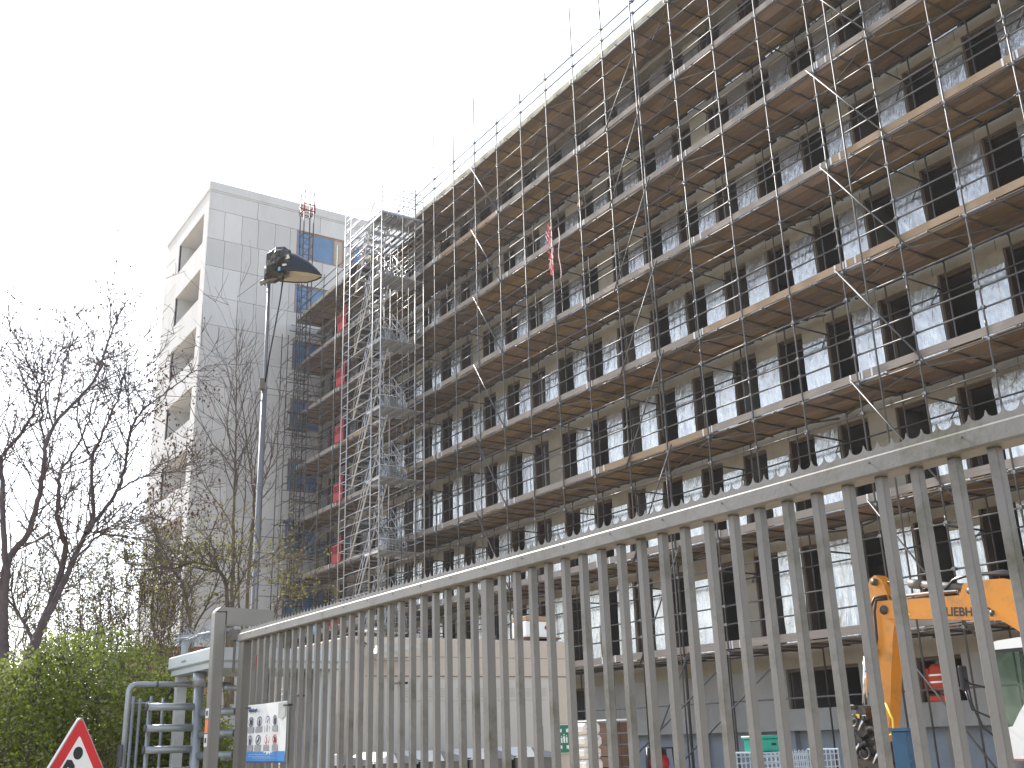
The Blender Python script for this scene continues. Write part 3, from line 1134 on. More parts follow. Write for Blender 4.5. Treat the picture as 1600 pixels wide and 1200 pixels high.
# pictograms
ringb, ringr, plate, fig = MB(), MB(), MB(), MB()
for row in range(2):
    for c in range(4):
        cu0, cv0 = 0.1 + c * 0.205, (0.7 if row == 0 else 0.385)
        rb = ringr if row == 1 and c >= 2 else ringb
        K = 20
        for s in range(K):
            t0, t1 = 2 * math.pi * s / K, 2 * math.pi * (s + 1) / K
            ru, rv_ = 0.058, 0.085
            patch(rb, [(cu0 + ru * math.cos(t0), cv0 + rv_ * math.sin(t0)), (cu0 + ru * math.cos(t1), cv0 + rv_ * math.sin(t1)),
                       (cu0 + 0.8 * ru * math.cos(t1), cv0 + 0.8 * rv_ * math.sin(t1)), (cu0 + 0.8 * ru * math.cos(t0), cv0 + 0.8 * rv_ * math.sin(t0))], 0.004)
        plate = MB()
        patch(plate, [(cu0 - 0.08, cv0 - 0.19), (cu0 + 0.08, cv0 - 0.19), (cu0 + 0.08, cv0 - 0.085), (cu0 - 0.08, cv0 - 0.085)], 0.003)
        plate.build("caption_plate", GREYPRINT, bn)
        figs = [[(-.03, -.05), (.03, -.05), (.035, 0), (.01, .05), (-.02, .04)], [(-.015, -.06), (.015, -.06), (.02, .0), (.0, .06), (-.02, .0)],
                [(-.03, -.03), (.0, -.05), (.03, .04), (.01, .05)], [(-.02, -.06), (.02, -.055), (.03, .02), (.0, .06), (-.03, .01)]]
        pol = figs[(c + row) % 4]
        patch(fig, [(cu0 + a, cv0 + b) for a, b in pol], 0.0035)
        if rb is ringr:
            patch(ringr, [(cu0 - 0.042, cv0 + 0.05), (cu0 - 0.032, cv0 + 0.06), (cu0 + 0.042, cv0 - 0.05), (cu0 + 0.032, cv0 - 0.06)], 0.0045)
ringb.build("pictogram_ring", NAVY, bn)
ringr.build("prohibition_ring", RED_S, bn)
fig.build("pictogram_figure", BLACK, bn)
m = MB()
patch(m, [(0.81, 0.98), (0.985, 0.98), (0.985, 0.76), (0.9, 0.7), (0.81, 0.74)], 0.003)
m.build("grey_badge", mat("badge_grey", (0.45, 0.45, 0.43), 0.6), bn)
text_mesh("Veiligheidsregels", 0.042, NAVY, "heading", bn, Vector(BW(0.05, 0.87, 0.012)), (0, -1, 0), (0, 0, 1), 0.0006, 0.001, xs=0.72)
m = MB()
for u, v in ((0.0, 0.95), (1.0, 0.93)):
    p = Vector(BW(u, v, 0.004))
    m.box((p.x - 0.006, p.y - 0.05, p.z - 0.006), (p.x + 0.03, p.y + 0.05, p.z + 0.006))
m.build("cable_tie", BLACK, bn)

# ------------------------------------------------------------------ turnstile
tu = thing("turnstile", "full height galvanised turnstile with flat canopy beside the gate portal", "turnstile", (3.3, 10.4, 0))
m = MB()
cx0, cx1, cy0, cy1 = 2.95, 4.3, 9.0, 10.6
m.box((cx0 + 0.03, cy0 + 0.35, 2.255), (cx1 - 0.03, cy1 - 0.03, 2.31))
m.bbox((cx0, cy0 + 0.32, 2.31), (cx1, cy1, 2.43), 0.012)
m.build("canopy", CANOPY, tu)
text_mesh("turnstiles", 0.035, GREYPRINT, "lettering", tu, (cx0 - 0.003, 10.15, 2.352), (0, -1, 0), (0, 0, 1), 0, 0.001)
rc = Vector((3.05, 9.9, 0))
m = MB().tube((rc.x, rc.y, 0), (rc.x, rc.y, 2.25), 0.045, 12).tube((rc.x, rc.y, 2.12), (rc.x, rc.y, 2.25), 0.062, 12)
m.build("rotor_column", GALV, tu, True)
caps = MB()
for wing, ang in enumerate((180, 300, 60)):
    d = Vector((math.cos(R(ang)), math.sin(R(ang)), 0))
    arms = MB()
    for s in range(10):
        z = 1.95 - s * 0.182 - (0.06 if wing else 0)
        if z < 0.15:
            continue
        p0, p1 = rc + Vector((0, 0, z)) + d * 0.04, rc + Vector((0, 0, z)) + d * 0.45
        arms.tube(p0, p1, 0.032, 12)
        caps.tube(p1, p1 + d * 0.014, 0.034, 12)
    if wing == 0:
        arms.tube(rc + d * 0.42 + Vector((0, 0.045, 0.1)), rc + d * 0.42 + Vector((0, 0.045, 2.0)), 0.018, 8)
    arms.build("rotor_wing", GALV, tu, True)
caps.build("arm_cap", GALV_D, tu, True)
# frame of vertical bars to the left
fy = 10.2
m = MB()
pts = [(2.5, fy, 0)]
pts += [(2.5 + 0.07 - 0.07 * math.cos(a), fy, 2.09 + 0.07 * math.sin(a)) for a in np.linspace(0, math.pi / 2, 6)]
pts += [(3.45, fy, 2.16)]
m.path(pts, 0.026, 10)
m.build("frame_tube", GALV, tu, True)
MB().tube((2.74, fy, 2.16), (2.76, fy, 2.16), 0.03, 10).build("tube_cap", GALV_D, tu)
for k, x in enumerate((2.57, 2.63, 2.73, 2.84)):
    MB().tube((x, fy + 0.08, 0), (x, fy + 0.08, 2.06 - 0.02 * (k % 2)), 0.014, 8).build("frame_bar", GALV, tu, True)
MB().tube((2.55, fy + 0.08, 2.0), (2.88, fy + 0.08, 2.0), 0.008, 6).tube((2.52, fy, 0.3), (2.9, fy + 0.05, 0.3), 0.02, 8).build("frame_tie", GALV, tu, True)
MB().bbox((3.02, 10.5, 0), (3.12, 10.58, 2.255), 0.006).build("side_post", mat("pale_post", (0.5, 0.51, 0.51), 0.5, 0.1), tu)
MB().bbox((4.1, 9.6, 0), (4.25, 10.5, 2.255), 0.006).build("side_post", CANOPY, tu)
m = MB()
for s in range(9):
    z = 2.1 - s * 0.2
    m.path([(3.2, 9.6, z), (3.45, 9.75, z), (3.75, 10.0, z)], 0.022, 8)
m.tube((3.75, 10.0, 0), (3.75, 10.0, 2.25), 0.03, 8)
m.build("fixed_comb", GALV, tu, True)
m = MB().bbox((2.45, 10.12, 1.45), (2.475, 10.22, 1.64), 0.006)
m.build("card_reader", GALV_D, tu)
m = MB()
p0, p1 = Vector((3.1, 10.75, 2.62)), Vector((3.05, 9.35, 2.58))
m.tube(p0, p1, 0.02, 8)
m.tube((3.1, 10.6, 2.43), (3.1, 10.6, 2.6), 0.035, 8)
rr = random.Random(2)
for s in range(60):
    p = p0.lerp(p1, s / 60)
    a = rr.uniform(0, 2 * math.pi)
    e = p + Vector((math.cos(a) * 0.12, rr.uniform(-0.1, 0.1), math.sin(a) * 0.1))
    m.tube(p, e, 0.009, 4, 0.003)
m.build("spiked_topping", GALV, tu)

# ------------------------------------------------------------------ warning sign
apex = at(127, 1119, 6.0)
vdir = Vector((apex.x, apex.y, 0)).normalized()
yaw = math.atan2(vdir.y, vdir.x)
nrm = Matrix.Rotation(R(30), 3, 'Z') @ (-vdir)
sx = Vector((0, 0, 1)).cross(nrm).normalized()
wsn = thing("roadworks_sign", "red bordered triangular roadworks warning sign with black digging figure in front of the bush", "sign", (apex.x, apex.y, 0))
H = 0.78
SW = H / math.sqrt(3)
ctr = Vector((apex.x, apex.y, 0))


def SP(u, v, d):
    return ctr + sx * u + Vector((0, 0, apex.z - v)) + nrm * d


def rtri(off, r, n=5):
    """rounded triangle, apex down-offset; returns polygon (u, v)"""
    h = H - off * 3
    t = off * 2
    cs = [(0, t), (-(h) / math.sqrt(3), t + h), (h / math.sqrt(3), t + h)]
    out = []
    for i in range(3):
        p, a, b = Vector(cs[i]), Vector(cs[i - 1]), Vector(cs[(i + 1) % 3])
        da, db = (a - p).normalized(), (b - p).normalized()
        pa, pb = p + da * r * 1.7, p + db * r * 1.7
        for s in range(n + 1):
            q = s / n
            out.append(tuple((pa * (1 - q) ** 2 + p * 2 * q * (1 - q) + pb * q ** 2)))
    return out


MB().prism(rtri(-0.004, 0.022), SP, -0.022, 0).build("plate", mat("sign_edge", (0.35, 0.33, 0.32), 0.4, 0.5), wsn)
MB().prism(rtri(0.002, 0.02), SP, 0, 0.002).build("red_border", RED_S, wsn)
MB().prism(rtri(0.047, 0.006), SP, 0.002, 0.0035).build("white_field", WHITE, wsn)
m = MB()
hd = [(0.0 + 0.026 * math.cos(t), 0.178 + 0.031 * math.sin(t)) for t in np.linspace(0, 2 * math.pi, 16, endpoint=False)]
m.prism(hd, SP, 0.0035, 0.005)
m.prism([(a_, b_ - 0.088) for a_, b_ in [(-0.055, 0.295), (-0.03, 0.298), (-0.012, 0.325), (-0.01, 0.38), (0.02, 0.47), (-0.02, 0.47), (-0.05, 0.385), (-0.075, 0.4), (-0.09, 0.39), (-0.1, 0.375)]], SP, 0.0035, 0.005)
m.prism([(a_, b_ - 0.088) for a_, b_ in [(-0.02, 0.46), (0.02, 0.46), (0.05, 0.62), (0.02, 0.62)]], SP, 0.0052, 0.0055)
m.prism([(a_, b_ - 0.088) for a_, b_ in [(-0.06, 0.46), (-0.02, 0.46), (-0.06, 0.62), (-0.1, 0.62)]], SP, 0.0052, 0.0055)
m.prism([(a_, b_ - 0.088) for a_, b_ in [(0.06, 0.62), (0.13, 0.5), (0.2, 0.62)]], SP, 0.0035, 0.005)
m.build("digging_figure", BLACK, wsn)
MB().prism([(-0.062, 0.257), (-0.048, 0.242), (-0.042, 0.247), (-0.06, 0.282)], SP, 0.0056, 0.006).build("figure_gap", WHITE, wsn)
m = MB().tube(SP(0, 0.12, -0.045), SP(0, 0.12, -0.045) * 1, 0.001, 4) if False else MB()
b0 = SP(0, 0.1, -0.05)
m.tube((b0.x, b0.y, 0), b0, 0.024, 10)
m.build("pole", POLE, wsn, True)

# ------------------------------------------------------------------ kiosk
KX0, KX1, KY0, KY1, KZ = 5.29, 8.49, 11.6, 13.9, 2.79
ki = thing("transformer_kiosk", "small beige flat roofed transformer kiosk standing behind the gate bars", "kiosk", (6.9, 12.7, 0))
m = MB()
m.bbox((KX0, KY0, 0), (KX1, KY1, KZ), 0.02)
m.build("wall", KIOSK, ki)
m = MB()
m.box((KX0 + 0.25, KY0 - 0.004, 2.325), (KX1 - 0.03, KY0 + 0.01, 2.34))
m.box((KX0 + 0.4, KY0 - 0.003, 2.56), (KX1 - 0.03, KY0 + 0.01, 2.566))
for x in (KX0 + 0.02, KX1 - 0.28):
    m.box((x, KY0 - 0.003, 0.2), (x + 0.008, KY0 + 0.01, 2.32))
m.build("groove", mat("groove_shadow", (0.2, 0.17, 0.15), 0.9), ki)
dr = MB().bbox((KX0 + 0.48, KY0 - 0.03, 0.15), (KX1 - 0.3, KY0 + 0.0, 2.3), 0.006).build("door", KIOSK_W, ki)
m = MB()
for r_ in range(4):
    x = KX0 + 0.75
    while x < KX1 - 0.45:
        m.box((x, KY0 - 0.036, 2.09 + r_ * 0.03), (x + 0.14, KY0 - 0.03, 2.097 + r_ * 0.03))
        x += 0.24
m.box((KX0 + 0.75, KY0 - 0.036, 2.04), (KX1 - 0.4, KY0 - 0.03, 2.046))
m.build("louvre", mat("louvre_shadow", (0.4, 0.37, 0.34), 0.8), dr)
MB().bbox((7.98, KY0 - 0.07, 1.42), (8.01, KY0 - 0.03, 1.72), 0.004).build("handle", GATE_D, dr)
m = MB().box((KX0 - 0.03, 12.55, 0.3), (KX0, 13.55, 2.38))
dl = m.build("side_door", KIOSK_W, ki)
m = MB()
z = 0.45
while z < 2.3:
    m.add([(KX0 - 0.03, 12.62, z + 0.05), (KX0 - 0.03, 13.45, z + 0.05), (KX0 - 0.075, 13.45, z), (KX0 - 0.075, 12.62, z)], [(0, 1, 2, 3)])
    m.add([(KX0 - 0.03, 12.62, z - 0.005), (KX0 - 0.03, 13.45, z - 0.005), (KX0 - 0.075, 13.45, z), (KX0 - 0.075, 12.62, z)], [(3, 2, 1, 0)])
    z += 0.065
m.build("louvre", WHITE, dl)
MB().tube((KX0 - 0.05, 12.42, 0.2), (KX0 - 0.05, 12.42, 2.4), 0.02, 6).build("cable_pipe", GATE_D, ki)
# bulkhead flood light on the kiosk front corner
m = MB()
lx, ly, lz_ = 5.72, KY0 - 0.32, 2.62
m.loft([[(5.52, ly - 0.14, 2.5), (5.98, ly - 0.14, 2.53), (5.98, ly + 0.14, 2.53), (5.52, ly + 0.14, 2.5)],
        [(5.47, ly - 0.17, 2.56), (6.02, ly - 0.17, 2.62), (6.02, ly + 0.17, 2.62), (5.47, ly + 0.17, 2.56)],
        [(5.56, ly - 0.1, 2.66), (5.95, ly - 0.1, 2.69), (5.95, ly + 0.1, 2.69), (5.56, ly + 0.1, 2.66)]])
lf = m.build("flood_light", mat("flood_light_shell", (0.5, 0.48, 0.42), 0.4, 0.2), ki)
MB().box((5.56, ly - 0.11, 2.488), (5.95, ly + 0.11, 2.5)).build("lens", LAMPGLASS, lf)
MB().tube((5.5, KY0, 2.72), (5.55, ly + 0.05, 2.62), 0.014, 6).tube((5.42, KY0 - 0.02, 2.74), (5.5, KY0 - 0.05, 2.66), 0.014, 6).build("bracket", GATE_D, lf)
# wrapped boards in front of the kiosk
wb = [(4.35, 5.0), (5.05, 5.55), (5.6, 6.15), (6.2, 6.75), (6.8, 7.35)]
rr = random.Random(9)
wl = ["leftmost", "second from the left", "middle", "fourth from the left", "rightmost"]
for n, (xa, xb) in enumerate(wb):
    t = thing("board_stack", "sheet covered low board stack in front of the kiosk, %s of five" % wl[n], "board stack", ((xa + xb) / 2, KY0 - 0.9, 0), "wrapped board stacks in front of the kiosk")
    ya, yb = KY0 - 1.25, KY0 - 0.45
    MB().bbox((xa, ya, 0), (xb, yb, 1.4), 0.01).build("boards", GATE_D, t)
    xm = xa + (xb - xa) * rr.uniform(0.35, 0.55)
    MB().add([(xa - 0.01, ya - 0.01, 1.38), (xm, ya - 0.015, 1.49), (xm, yb + 0.01, 1.49), (xa - 0.01, yb + 0.01, 1.38)], [(0, 1, 2, 3)]).add(
        [(xa - 0.01, ya - 0.012, 1.38), (xm, ya - 0.017, 1.49), (xm * 0.8 + xb * 0.2, ya - 0.02, 1.38)], [(0, 2, 1)]).build("white_sheet", WHITE, t)
    MB().add([(xm, ya - 0.012, 1.489), (xb + 0.01, ya - 0.01, 1.4), (xb + 0.01, yb + 0.01, 1.4), (xm, yb + 0.01, 1.489)], [(0, 1, 2, 3)]).add(
        [(xm, ya - 0.016, 1.489), (xm * 0.8 + xb * 0.2, ya - 0.019, 1.382), (xb + 0.01, ya - 0.016, 1.36), (xb + 0.01, ya - 0.012, 1.41)], [(0, 1, 2, 3)]).build("grey_sheet", mat("grey_sheet", (0.25, 0.25, 0.28), 0.5), t)
# carton on kiosk roof
cb = thing("carton", "white and brown carton on a small pallet on the kiosk roof edge", "box", (8.25, 12.0, KZ))
MB().box((7.95, 11.8, KZ), (8.55, 12.2, KZ + 0.02)).box((7.95, 11.8, KZ + 0.05), (8.55, 12.2, KZ + 0.07)).box((7.97, 11.82, KZ + 0.02), (8.05, 12.2, KZ + 0.05)).box((8.42, 11.82, KZ + 0.02), (8.5, 12.2, KZ + 0.05)).build("pallet", WOOD, cb)
MB().bbox((8.0, 11.83, KZ + 0.07), (8.5, 12.18, KZ + 0.28), 0.008).build("lower_box", WHITE, cb)
MB().bbox((8.0, 11.83, KZ + 0.285), (8.5, 12.18, KZ + 0.35), 0.008).build("lid", CARD, cb)
MB().prism([(8.33 + 0.03 * math.cos(t), KZ + 0.2 + 0.03 * math.sin(t)) for t in np.linspace(0, 6.283, 14, endpoint=False)], lambda u, v, w_: (u, w_, v), 11.826, 11.83).build("round_mark", RED, cb)

# assembly point sign
ax0, ax1, az0, az1 = 8.22, 8.47, 1.38, 1.735
ay = KY0 - 0.04
asg = thing("assembly_point_sign", "green assembly point sign with white arrows and figures on the kiosk front", "sign", (8.35, ay, 1.55))
MB().bbox((ax0, ay - 0.006, az0), (ax1, ay, az1), 0.004).build("plate", WHITE, asg)
MB().box((ax0 + 0.008, ay - 0.009, az0 + 0.008), (ax1 - 0.008, ay - 0.006, az1 - 0.008)).build("green_field", GREEN_S, asg)
m = MB()
fnk = lambda u, v, w_: (u, w_, v)
cx, cz = (ax0 + ax1) / 2, (az0 + az1) / 2
AS = 1.35
for sxn in (-1, 1):
    for szn in (-1, 1):
        c = Vector((cx + sxn * 0.06, cz + szn * 0.105))
        d = Vector((-sxn, -szn)).normalized()
        n_ = Vector((-d.y, d.x))
        tip = c + d * 0.035
        m.prism([(tip.x + d.x * AS * a_, tip.y + d.y * AS * b_) for a_, b_ in ((0, 0), (-0.05, 0), (-0.036, -0.014), (-0.066, -0.052), (-0.052, -0.066), (-0.014, -0.036), (0, -0.05))], fnk, ay - 0.0115, ay - 0.009)
for dx, s in ((-0.04, 0.8), (0.0, 1.0), (0.04, 0.85)):
    x, z = cx + dx, cz - 0.05
    m.prism([(x + 0.009 * s * math.cos(t), z + 0.1 * s + 0.011 * s * math.sin(t)) for t in np.linspace(0, 6.283, 10, endpoint=False)], fnk, ay - 0.0115, ay - 0.009)
    m.prism([(x - 0.013 * s, z), (x + 0.013 * s, z), (x + 0.016 * s, z + 0.08 * s), (x - 0.016 * s, z + 0.08 * s)], fnk, ay - 0.0112, ay - 0.009)
m.build("white_symbols", WHITE, asg)

# ------------------------------------------------------------------ street lamp wrapped in plastic
lp = thing("street_lamp", "tall street lamp with dark hood wrapped in torn black plastic on grey pole", "street lamp", (6.72, 18.84, 0))
base = Vector((6.74, 18.84, 0))
m = MB()
m.path([(6.74, 18.84, 0), (6.72, 18.84, 8.2)], [0.068, 0.058], 12)
m.path([(6.72, 18.84, 8.2), (6.72, 18.84, 8.35), (6.71, 18.84, 10.55)], [0.06, 0.036, 0.034], 12)
m.build("pole", POLE, lp, True)
MB().bbox((6.6, 18.76, 8.2), (6.7, 18.86, 8.42), 0.012).build("pole_box", GATE_D, lp)
tipd = (at(503, 421, 20) - at(425, 421, 20))
tipd.z = 0
L_ = tipd.normalized()
S_ = Vector((L_.y, -L_.x, 0))
if S_.dot(Vector((0, -1, 0))) < 0:
    S_ = -S_
O = Vector((6.68, 18.86, 10.55))


def LP(l, s, z):
    return tuple(O + L_ * l + S_ * s + Vector((0, 0, z)))


# hood: lofted sections along its length
secs = [(0.0, 0.12, 0.05, 0.48), (0.1, 0.22, 0.0, 0.62), (0.3, 0.28, 0.0, 0.66), (0.55, 0.29, 0.0, 0.62), (0.8, 0.26, 0.0, 0.48), (0.98, 0.15, 0.02, 0.32), (1.08, 0.05, 0.04, 0.2)]
rings = []
for l, hw, zb, zt in secs:
    r_ = []
    zr = zb + 0.14
    for t in np.linspace(0, math.pi, 9):
        r_.append(LP(l, -hw * math.cos(t), zr + (zt - zr) * math.sin(t) ** 0.8))
    rings.append(r_)
vs = [p for r_ in rings for p in r_]
fs = []
for i in range(len(rings) - 1):
    for k in range(8):
        fs.append((i * 9 + k, i * 9 + k + 1, (i + 1) * 9 + k + 1, (i + 1) * 9 + k))
fs.append(tuple(range(9)))
fs.append(tuple((len(rings) - 1) * 9 + k for k in range(9)))
hood = MB().add(vs, fs).build("hood", LAMPSHELL, lp, True)
bl = [[LP(l, -hw * 0.96, zb + 0.135), LP(l, -hw * 0.5, zb + 0.135 + 0.3 * hw), LP(l, hw * 0.5, zb + 0.135 + 0.3 * hw), LP(l, hw * 0.96, zb + 0.135)] for l, hw, zb, zt in secs[1:]]
vs = [p for r_ in bl for p in r_]
fs = []
for i in range(len(bl) - 1):
    for k in range(3):
        fs.append((i * 4 + k, i * 4 + k + 1, (i + 1) * 4 + k + 1, (i + 1) * 4 + k))
MB().add(vs, fs).build("reflector_dish", LAMPGLASS, lp)
m = MB()
for s_ in (-1, 1):
    m.path([LP(l, s_ * hw * 1.01, zb + 0.13) for l, hw, zb, zt in secs], 0.016, 6)
m.build("rim", LAMPSHELL, lp, True)
# torn plastic bag round the pole end
rr = random.Random(17)
rings = []
for j, (l, zc, rad) in enumerate(((-0.05, -0.05, 0.06), (-0.06, 0.1, 0.17), (0.0, 0.28, 0.29), (0.14, 0.37, 0.36), (0.3, 0.4, 0.33), (0.44, 0.4, 0.29))):
    r_ = []
    for t in np.linspace(0, 2 * math.pi, 18, endpoint=False):
        rd_ = rad * (1 + rr.uniform(-0.14, 0.16))
        r_.append(LP(l + rr.uniform(-0.03, 0.03), math.cos(t) * rd_ * 1.0, zc + math.sin(t) * rd_ * 0.95))
    rings.append(r_)
MB().loft(rings, False).build("plastic_wrap", BAG, lp)
m = MB()
for l, s, z, w_, h_ in ((0.33, 0.3, 0.36, 0.1, 0.1), (0.3, 0.31, 0.2, 0.08, 0.05), (0.12, 0.26, 0.2, 0.05, 0.2), (0.2, 0.29, 0.43, 0.06, 0.05)):
    m.add([LP(l, s, z), LP(l + w_, s + 0.02, z + 0.02), LP(l + w_ * 0.8, s + 0.03, z + h_), LP(l - 0.02, s + 0.015, z + h_ * 0.8)], [(0, 1, 2, 3)])
m.build("torn_scrap", PAPER, lp)
MB().path([LP(-0.14, 0.05, -0.1), LP(0.0, 0.02, 0.0), LP(0.25, 0.0, 0.1)], [0.05, 0.045, 0.04], 10).build("spigot", PORTAL, lp, True)
MB().bbox(LP(0.2, 0.28, 0.1), LP(0.26, 0.32, 0.18), 0.01).build("blue_tape", SKINBLUE, lp)
MB().path([LP(0.32, 0.2, 0.02), LP(0.27, 0.15, -0.5), LP(0.12, 0.06, -1.6), LP(0.06, 0.05, -2.2)], 0.016, 6).build("cable", HOSE, lp, True)

# ------------------------------------------------------------------ excavator
ex = thing("excavator", "orange yellow wheeled excavator with white cab working behind the gate", "excavator", (17.5, 9.5, 0))
EX = 17.6
fx = lambda u, v, w_: (w_, u, v)
stick = [(13.42, 4.42), (13.55, 4.36), (13.68, 4.12), (13.84, 3.72), (13.86, 3.3), (13.88, 2.4), (13.86, 1.6), (13.78, 1.3), (13.66, 1.3), (13.52, 1.75), (13.34, 2.6), (13.2, 3.2), (13.08, 3.55), (13.14, 3.85), (13.27, 4.3)]
s_ = MB().prism(stick, fx, EX - 0.16, EX + 0.16).build("stick", YEL, ex)
boom = [(13.38, 3.78), (13.3, 3.9), (13.1, 3.88), (11.6, 3.8), (11.5, 3.98), (11.3, 4.02), (10.7, 3.98), (10.1, 3.75), (9.3, 2.5), (8.9, 1.9), (8.5, 2.1), (8.6, 1.6), (9.3, 1.55), (9.8, 2.3), (10.5, 3.0), (10.85, 3.26), (11.0, 3.3), (11.6, 3.36), (13.2, 3.55), (13.36, 3.62)]
bm_ = MB().prism(boom, fx, EX - 0.21, EX + 0.21).build("boom", YEL, ex)
text_mesh("LIEBHERR", 0.215, BLACK, "lettering", bm_, (EX - 0.2135, 11.95, 3.47), (0, -1, -0.115), (0, -0.115, 1), 0.0062, 0.001, width=0.93)
m = MB().prism([(12.86, 3.58), (12.7, 3.56), (12.78, 3.71)], fx, EX - 0.214, EX - 0.2105)
wt = m.build("warning_label", YEL_L, bm_)
MB().prism([(12.755, 3.47), (12.735, 3.47), (12.735, 3.535), (12.755, 3.535)], fx, EX - 0.216, EX - 0.2141).build("warning_mark", BLACK, wt) if False else None
m = MB()
for yy, zz, r_ in ((13.42, 4.28, 0.07), (13.27, 3.72, 0.09), (11.38, 3.85, 0.06), (11.02, 3.42, 0.05)):
    MB().tube((EX - 0.235, yy, zz), (EX + 0.235, yy, zz), r_, 14).build("pin", IRON, ex, True)
m = MB().tube((EX, 13.35, 4.28), (EX, 12.6, 4.14), 0.035, 10)
rod = MB().tube((EX, 12.75, 4.17), (EX, 12.5, 4.12), 0.09, 12).tube((EX, 12.5, 4.12), (EX, 11.35, 3.9), 0.075, 12)
cyl = rod.build("stick_cylinder", GATE_D, ex, True)
m.build("rod", CHROME, cyl, True)
m = MB()
for dx in (-0.14, -0.08, 0.08):
    m.path([(EX + dx, 13.3, 3.98), (EX + dx, 12.9, 3.95), (EX + dx, 12.2, 3.93), (EX + dx, 11.7, 3.9)], 0.02, 8)
m.build("steel_pipe", CHROME, ex, True)
MB().path([(EX - 0.18, 13.2, 3.98), (EX - 0.26, 13.42, 3.97), (EX - 0.28, 13.52, 3.8), (EX - 0.28, 13.56, 3.3), (EX - 0.26, 13.72, 3.05), (EX - 0.2, 13.9, 2.95)], 0.028, 8).build("hose", HOSE, ex, True)
MB().path([(EX - 0.16, 13.2, 3.93), (EX - 0.24, 13.4, 3.92), (EX - 0.25, 13.47, 3.7), (EX - 0.25, 13.5, 3.2), (EX - 0.24, 13.66, 2.8), (EX - 0.2, 13.9, 2.6)], 0.026, 8).build("hose", HOSE, ex, True)
for q in range(3):
    MB().path([(EX - 0.1 + q * 0.07, 12.0, 3.92), (EX - 0.1 + q * 0.07, 11.75, 4.1 + q * 0.03), (EX - 0.1 + q * 0.07, 11.4, 4.15), (EX - 0.1 + q * 0.05, 10.8, 4.08 + q * 0.03), (EX - 0.1 + q * 0.05, 10.2, 3.95)], 0.026, 8).build("hose", HOSE, ex, True)
MB().path([(EX - 0.28, 11.7, 2.4), (EX - 0.3, 11.65, 1.9), (EX - 0.3, 11.5, 1.5), (EX - 0.2, 11.3, 1.3)], 0.022, 8).build("hose", HOSE, ex, True)
m = MB()
for q in range(4):
    z0 = 3.0 - q * 0.16
    pts = [(13.87, z0), (13.87, z0 - 0.15), (13.72, z0 - 0.05), (13.72, z0 + 0.1)]
    if q % 2 == 0:
        m.prism(pts, fx, EX - 0.168, EX - 0.161)
m.build("red_stripe", RED_S, s_)
m = MB()
for q in range(4):
    z0 = 3.0 - q * 0.16
    pts = [(13.87, z0), (13.87, z0 - 0.15), (13.72, z0 - 0.05), (13.72, z0 + 0.1)]
    if q % 2 == 1:
        m.prism(pts, fx, EX - 0.168, EX - 0.161)
m.build("white_stripe", WHITE, s_)
MB().tube((EX - 0.2, 13.62, 3.2), (EX - 0.2, 13.72, 2.1), 0.028, 8).tube((EX - 0.22, 13.6, 2.98), (EX - 0.16, 13.6, 2.98), 0.04, 8).tube((EX - 0.22, 13.7, 2.25), (EX - 0.16, 13.7, 2.25), 0.04, 8).build("grease_pipe", CHROME, s_, True)
MB().tube((EX, 14.02, 2.9), (EX, 14.2, 2.0), 0.05, 10).tube((EX, 13.85, 3.2), (EX, 14.02, 2.9), 0.03, 8).build("bucket_cylinder", CHROME, ex, True)
m = MB()
for yy, zz, r_, h_ in ((14.15, 1.85, 0.12, 0.2), (14.2, 1.55, 0.16, 0.22), (14.35, 1.3, 0.15, 0.2), (14.25, 1.0, 0.18, 0.24), (13.95, 0.85, 0.2, 0.25), (13.75, 1.1, 0.14, 0.2)):
    m.tube((EX - h_, yy, zz), (EX + h_, yy, zz), r_, 9)
m.prism([(13.7, 1.35), (14.3, 1.95), (14.45, 1.7), (14.4, 1.2), (13.9, 0.9), (13.65, 0.95)], fx, EX - 0.1, EX + 0.1)
m.path([(EX - 0.22, 14.2, 1.75), (EX - 0.28, 14.55, 1.6), (EX - 0.26, 14.6, 1.35), (EX - 0.2, 14.4, 1.25)], 0.04, 8)
m.path([(EX - 0.22, 14.1, 1.3), (EX - 0.28, 14.45, 1.15), (EX - 0.26, 14.5, 0.95), (EX - 0.2, 14.2, 0.8)], 0.04, 8)
for yy, zz, a0 in ((14.3, 1.7, 0.3), (14.42, 1.42, 1.0), (14.1, 1.1, 2.0), (13.9, 1.45, 0.0)):
    m.path([(EX - 0.3, yy + 0.11 * math.cos(t), zz + 0.11 * math.sin(t)) for t in np.linspace(a0, a0 + 4.6, 12)], 0.025, 6)
for yy, zz in ((14.32, 1.95), (14.05, 1.75), (13.85, 1.2), (14.3, 1.05), (14.0, 1.55)):
    m.bbox((EX - 0.27, yy - 0.07, zz - 0.05), (EX - 0.12, yy + 0.07, zz + 0.05), 0.015)
    m.tube((EX - 0.3, yy, zz), (EX - 0.25, yy, zz), 0.03, 8)
m.build("tool_coupler", IRON, ex)
m = MB()
for yy, zz in ((14.2, 1.62), (14.36, 1.2), (13.95, 1.02)):
    m.tube((EX - 0.29, yy, zz - 0.1), (EX - 0.27, yy - 0.12, zz + 0.08), 0.022, 8)
m.build("coupler_rod", CHROME, ex, True)
MB().bbox((EX - 0.285, 14.14, 1.74), (EX - 0.275, 14.22, 1.82), 0.002).build("coupler_label", YEL_L, ex)
m = MB()
for yy in (14.25, 13.6):
    m.prism([(yy, 0.8), (yy - 0.35, 0.8), (yy - 0.3, 0.15), (yy - 0.05, 0.1)], fx, EX - 0.3, EX + 0.3)
m.build("grab", YEL, ex)
MB().path([(EX - 0.2, 13.55, 2.0), (EX - 0.25, 13.4, 1.7), (EX - 0.25, 13.42, 1.45), (EX - 0.2, 13.6, 1.4)], 0.02, 8).build("yellow_hose", YEL_L, ex, True)
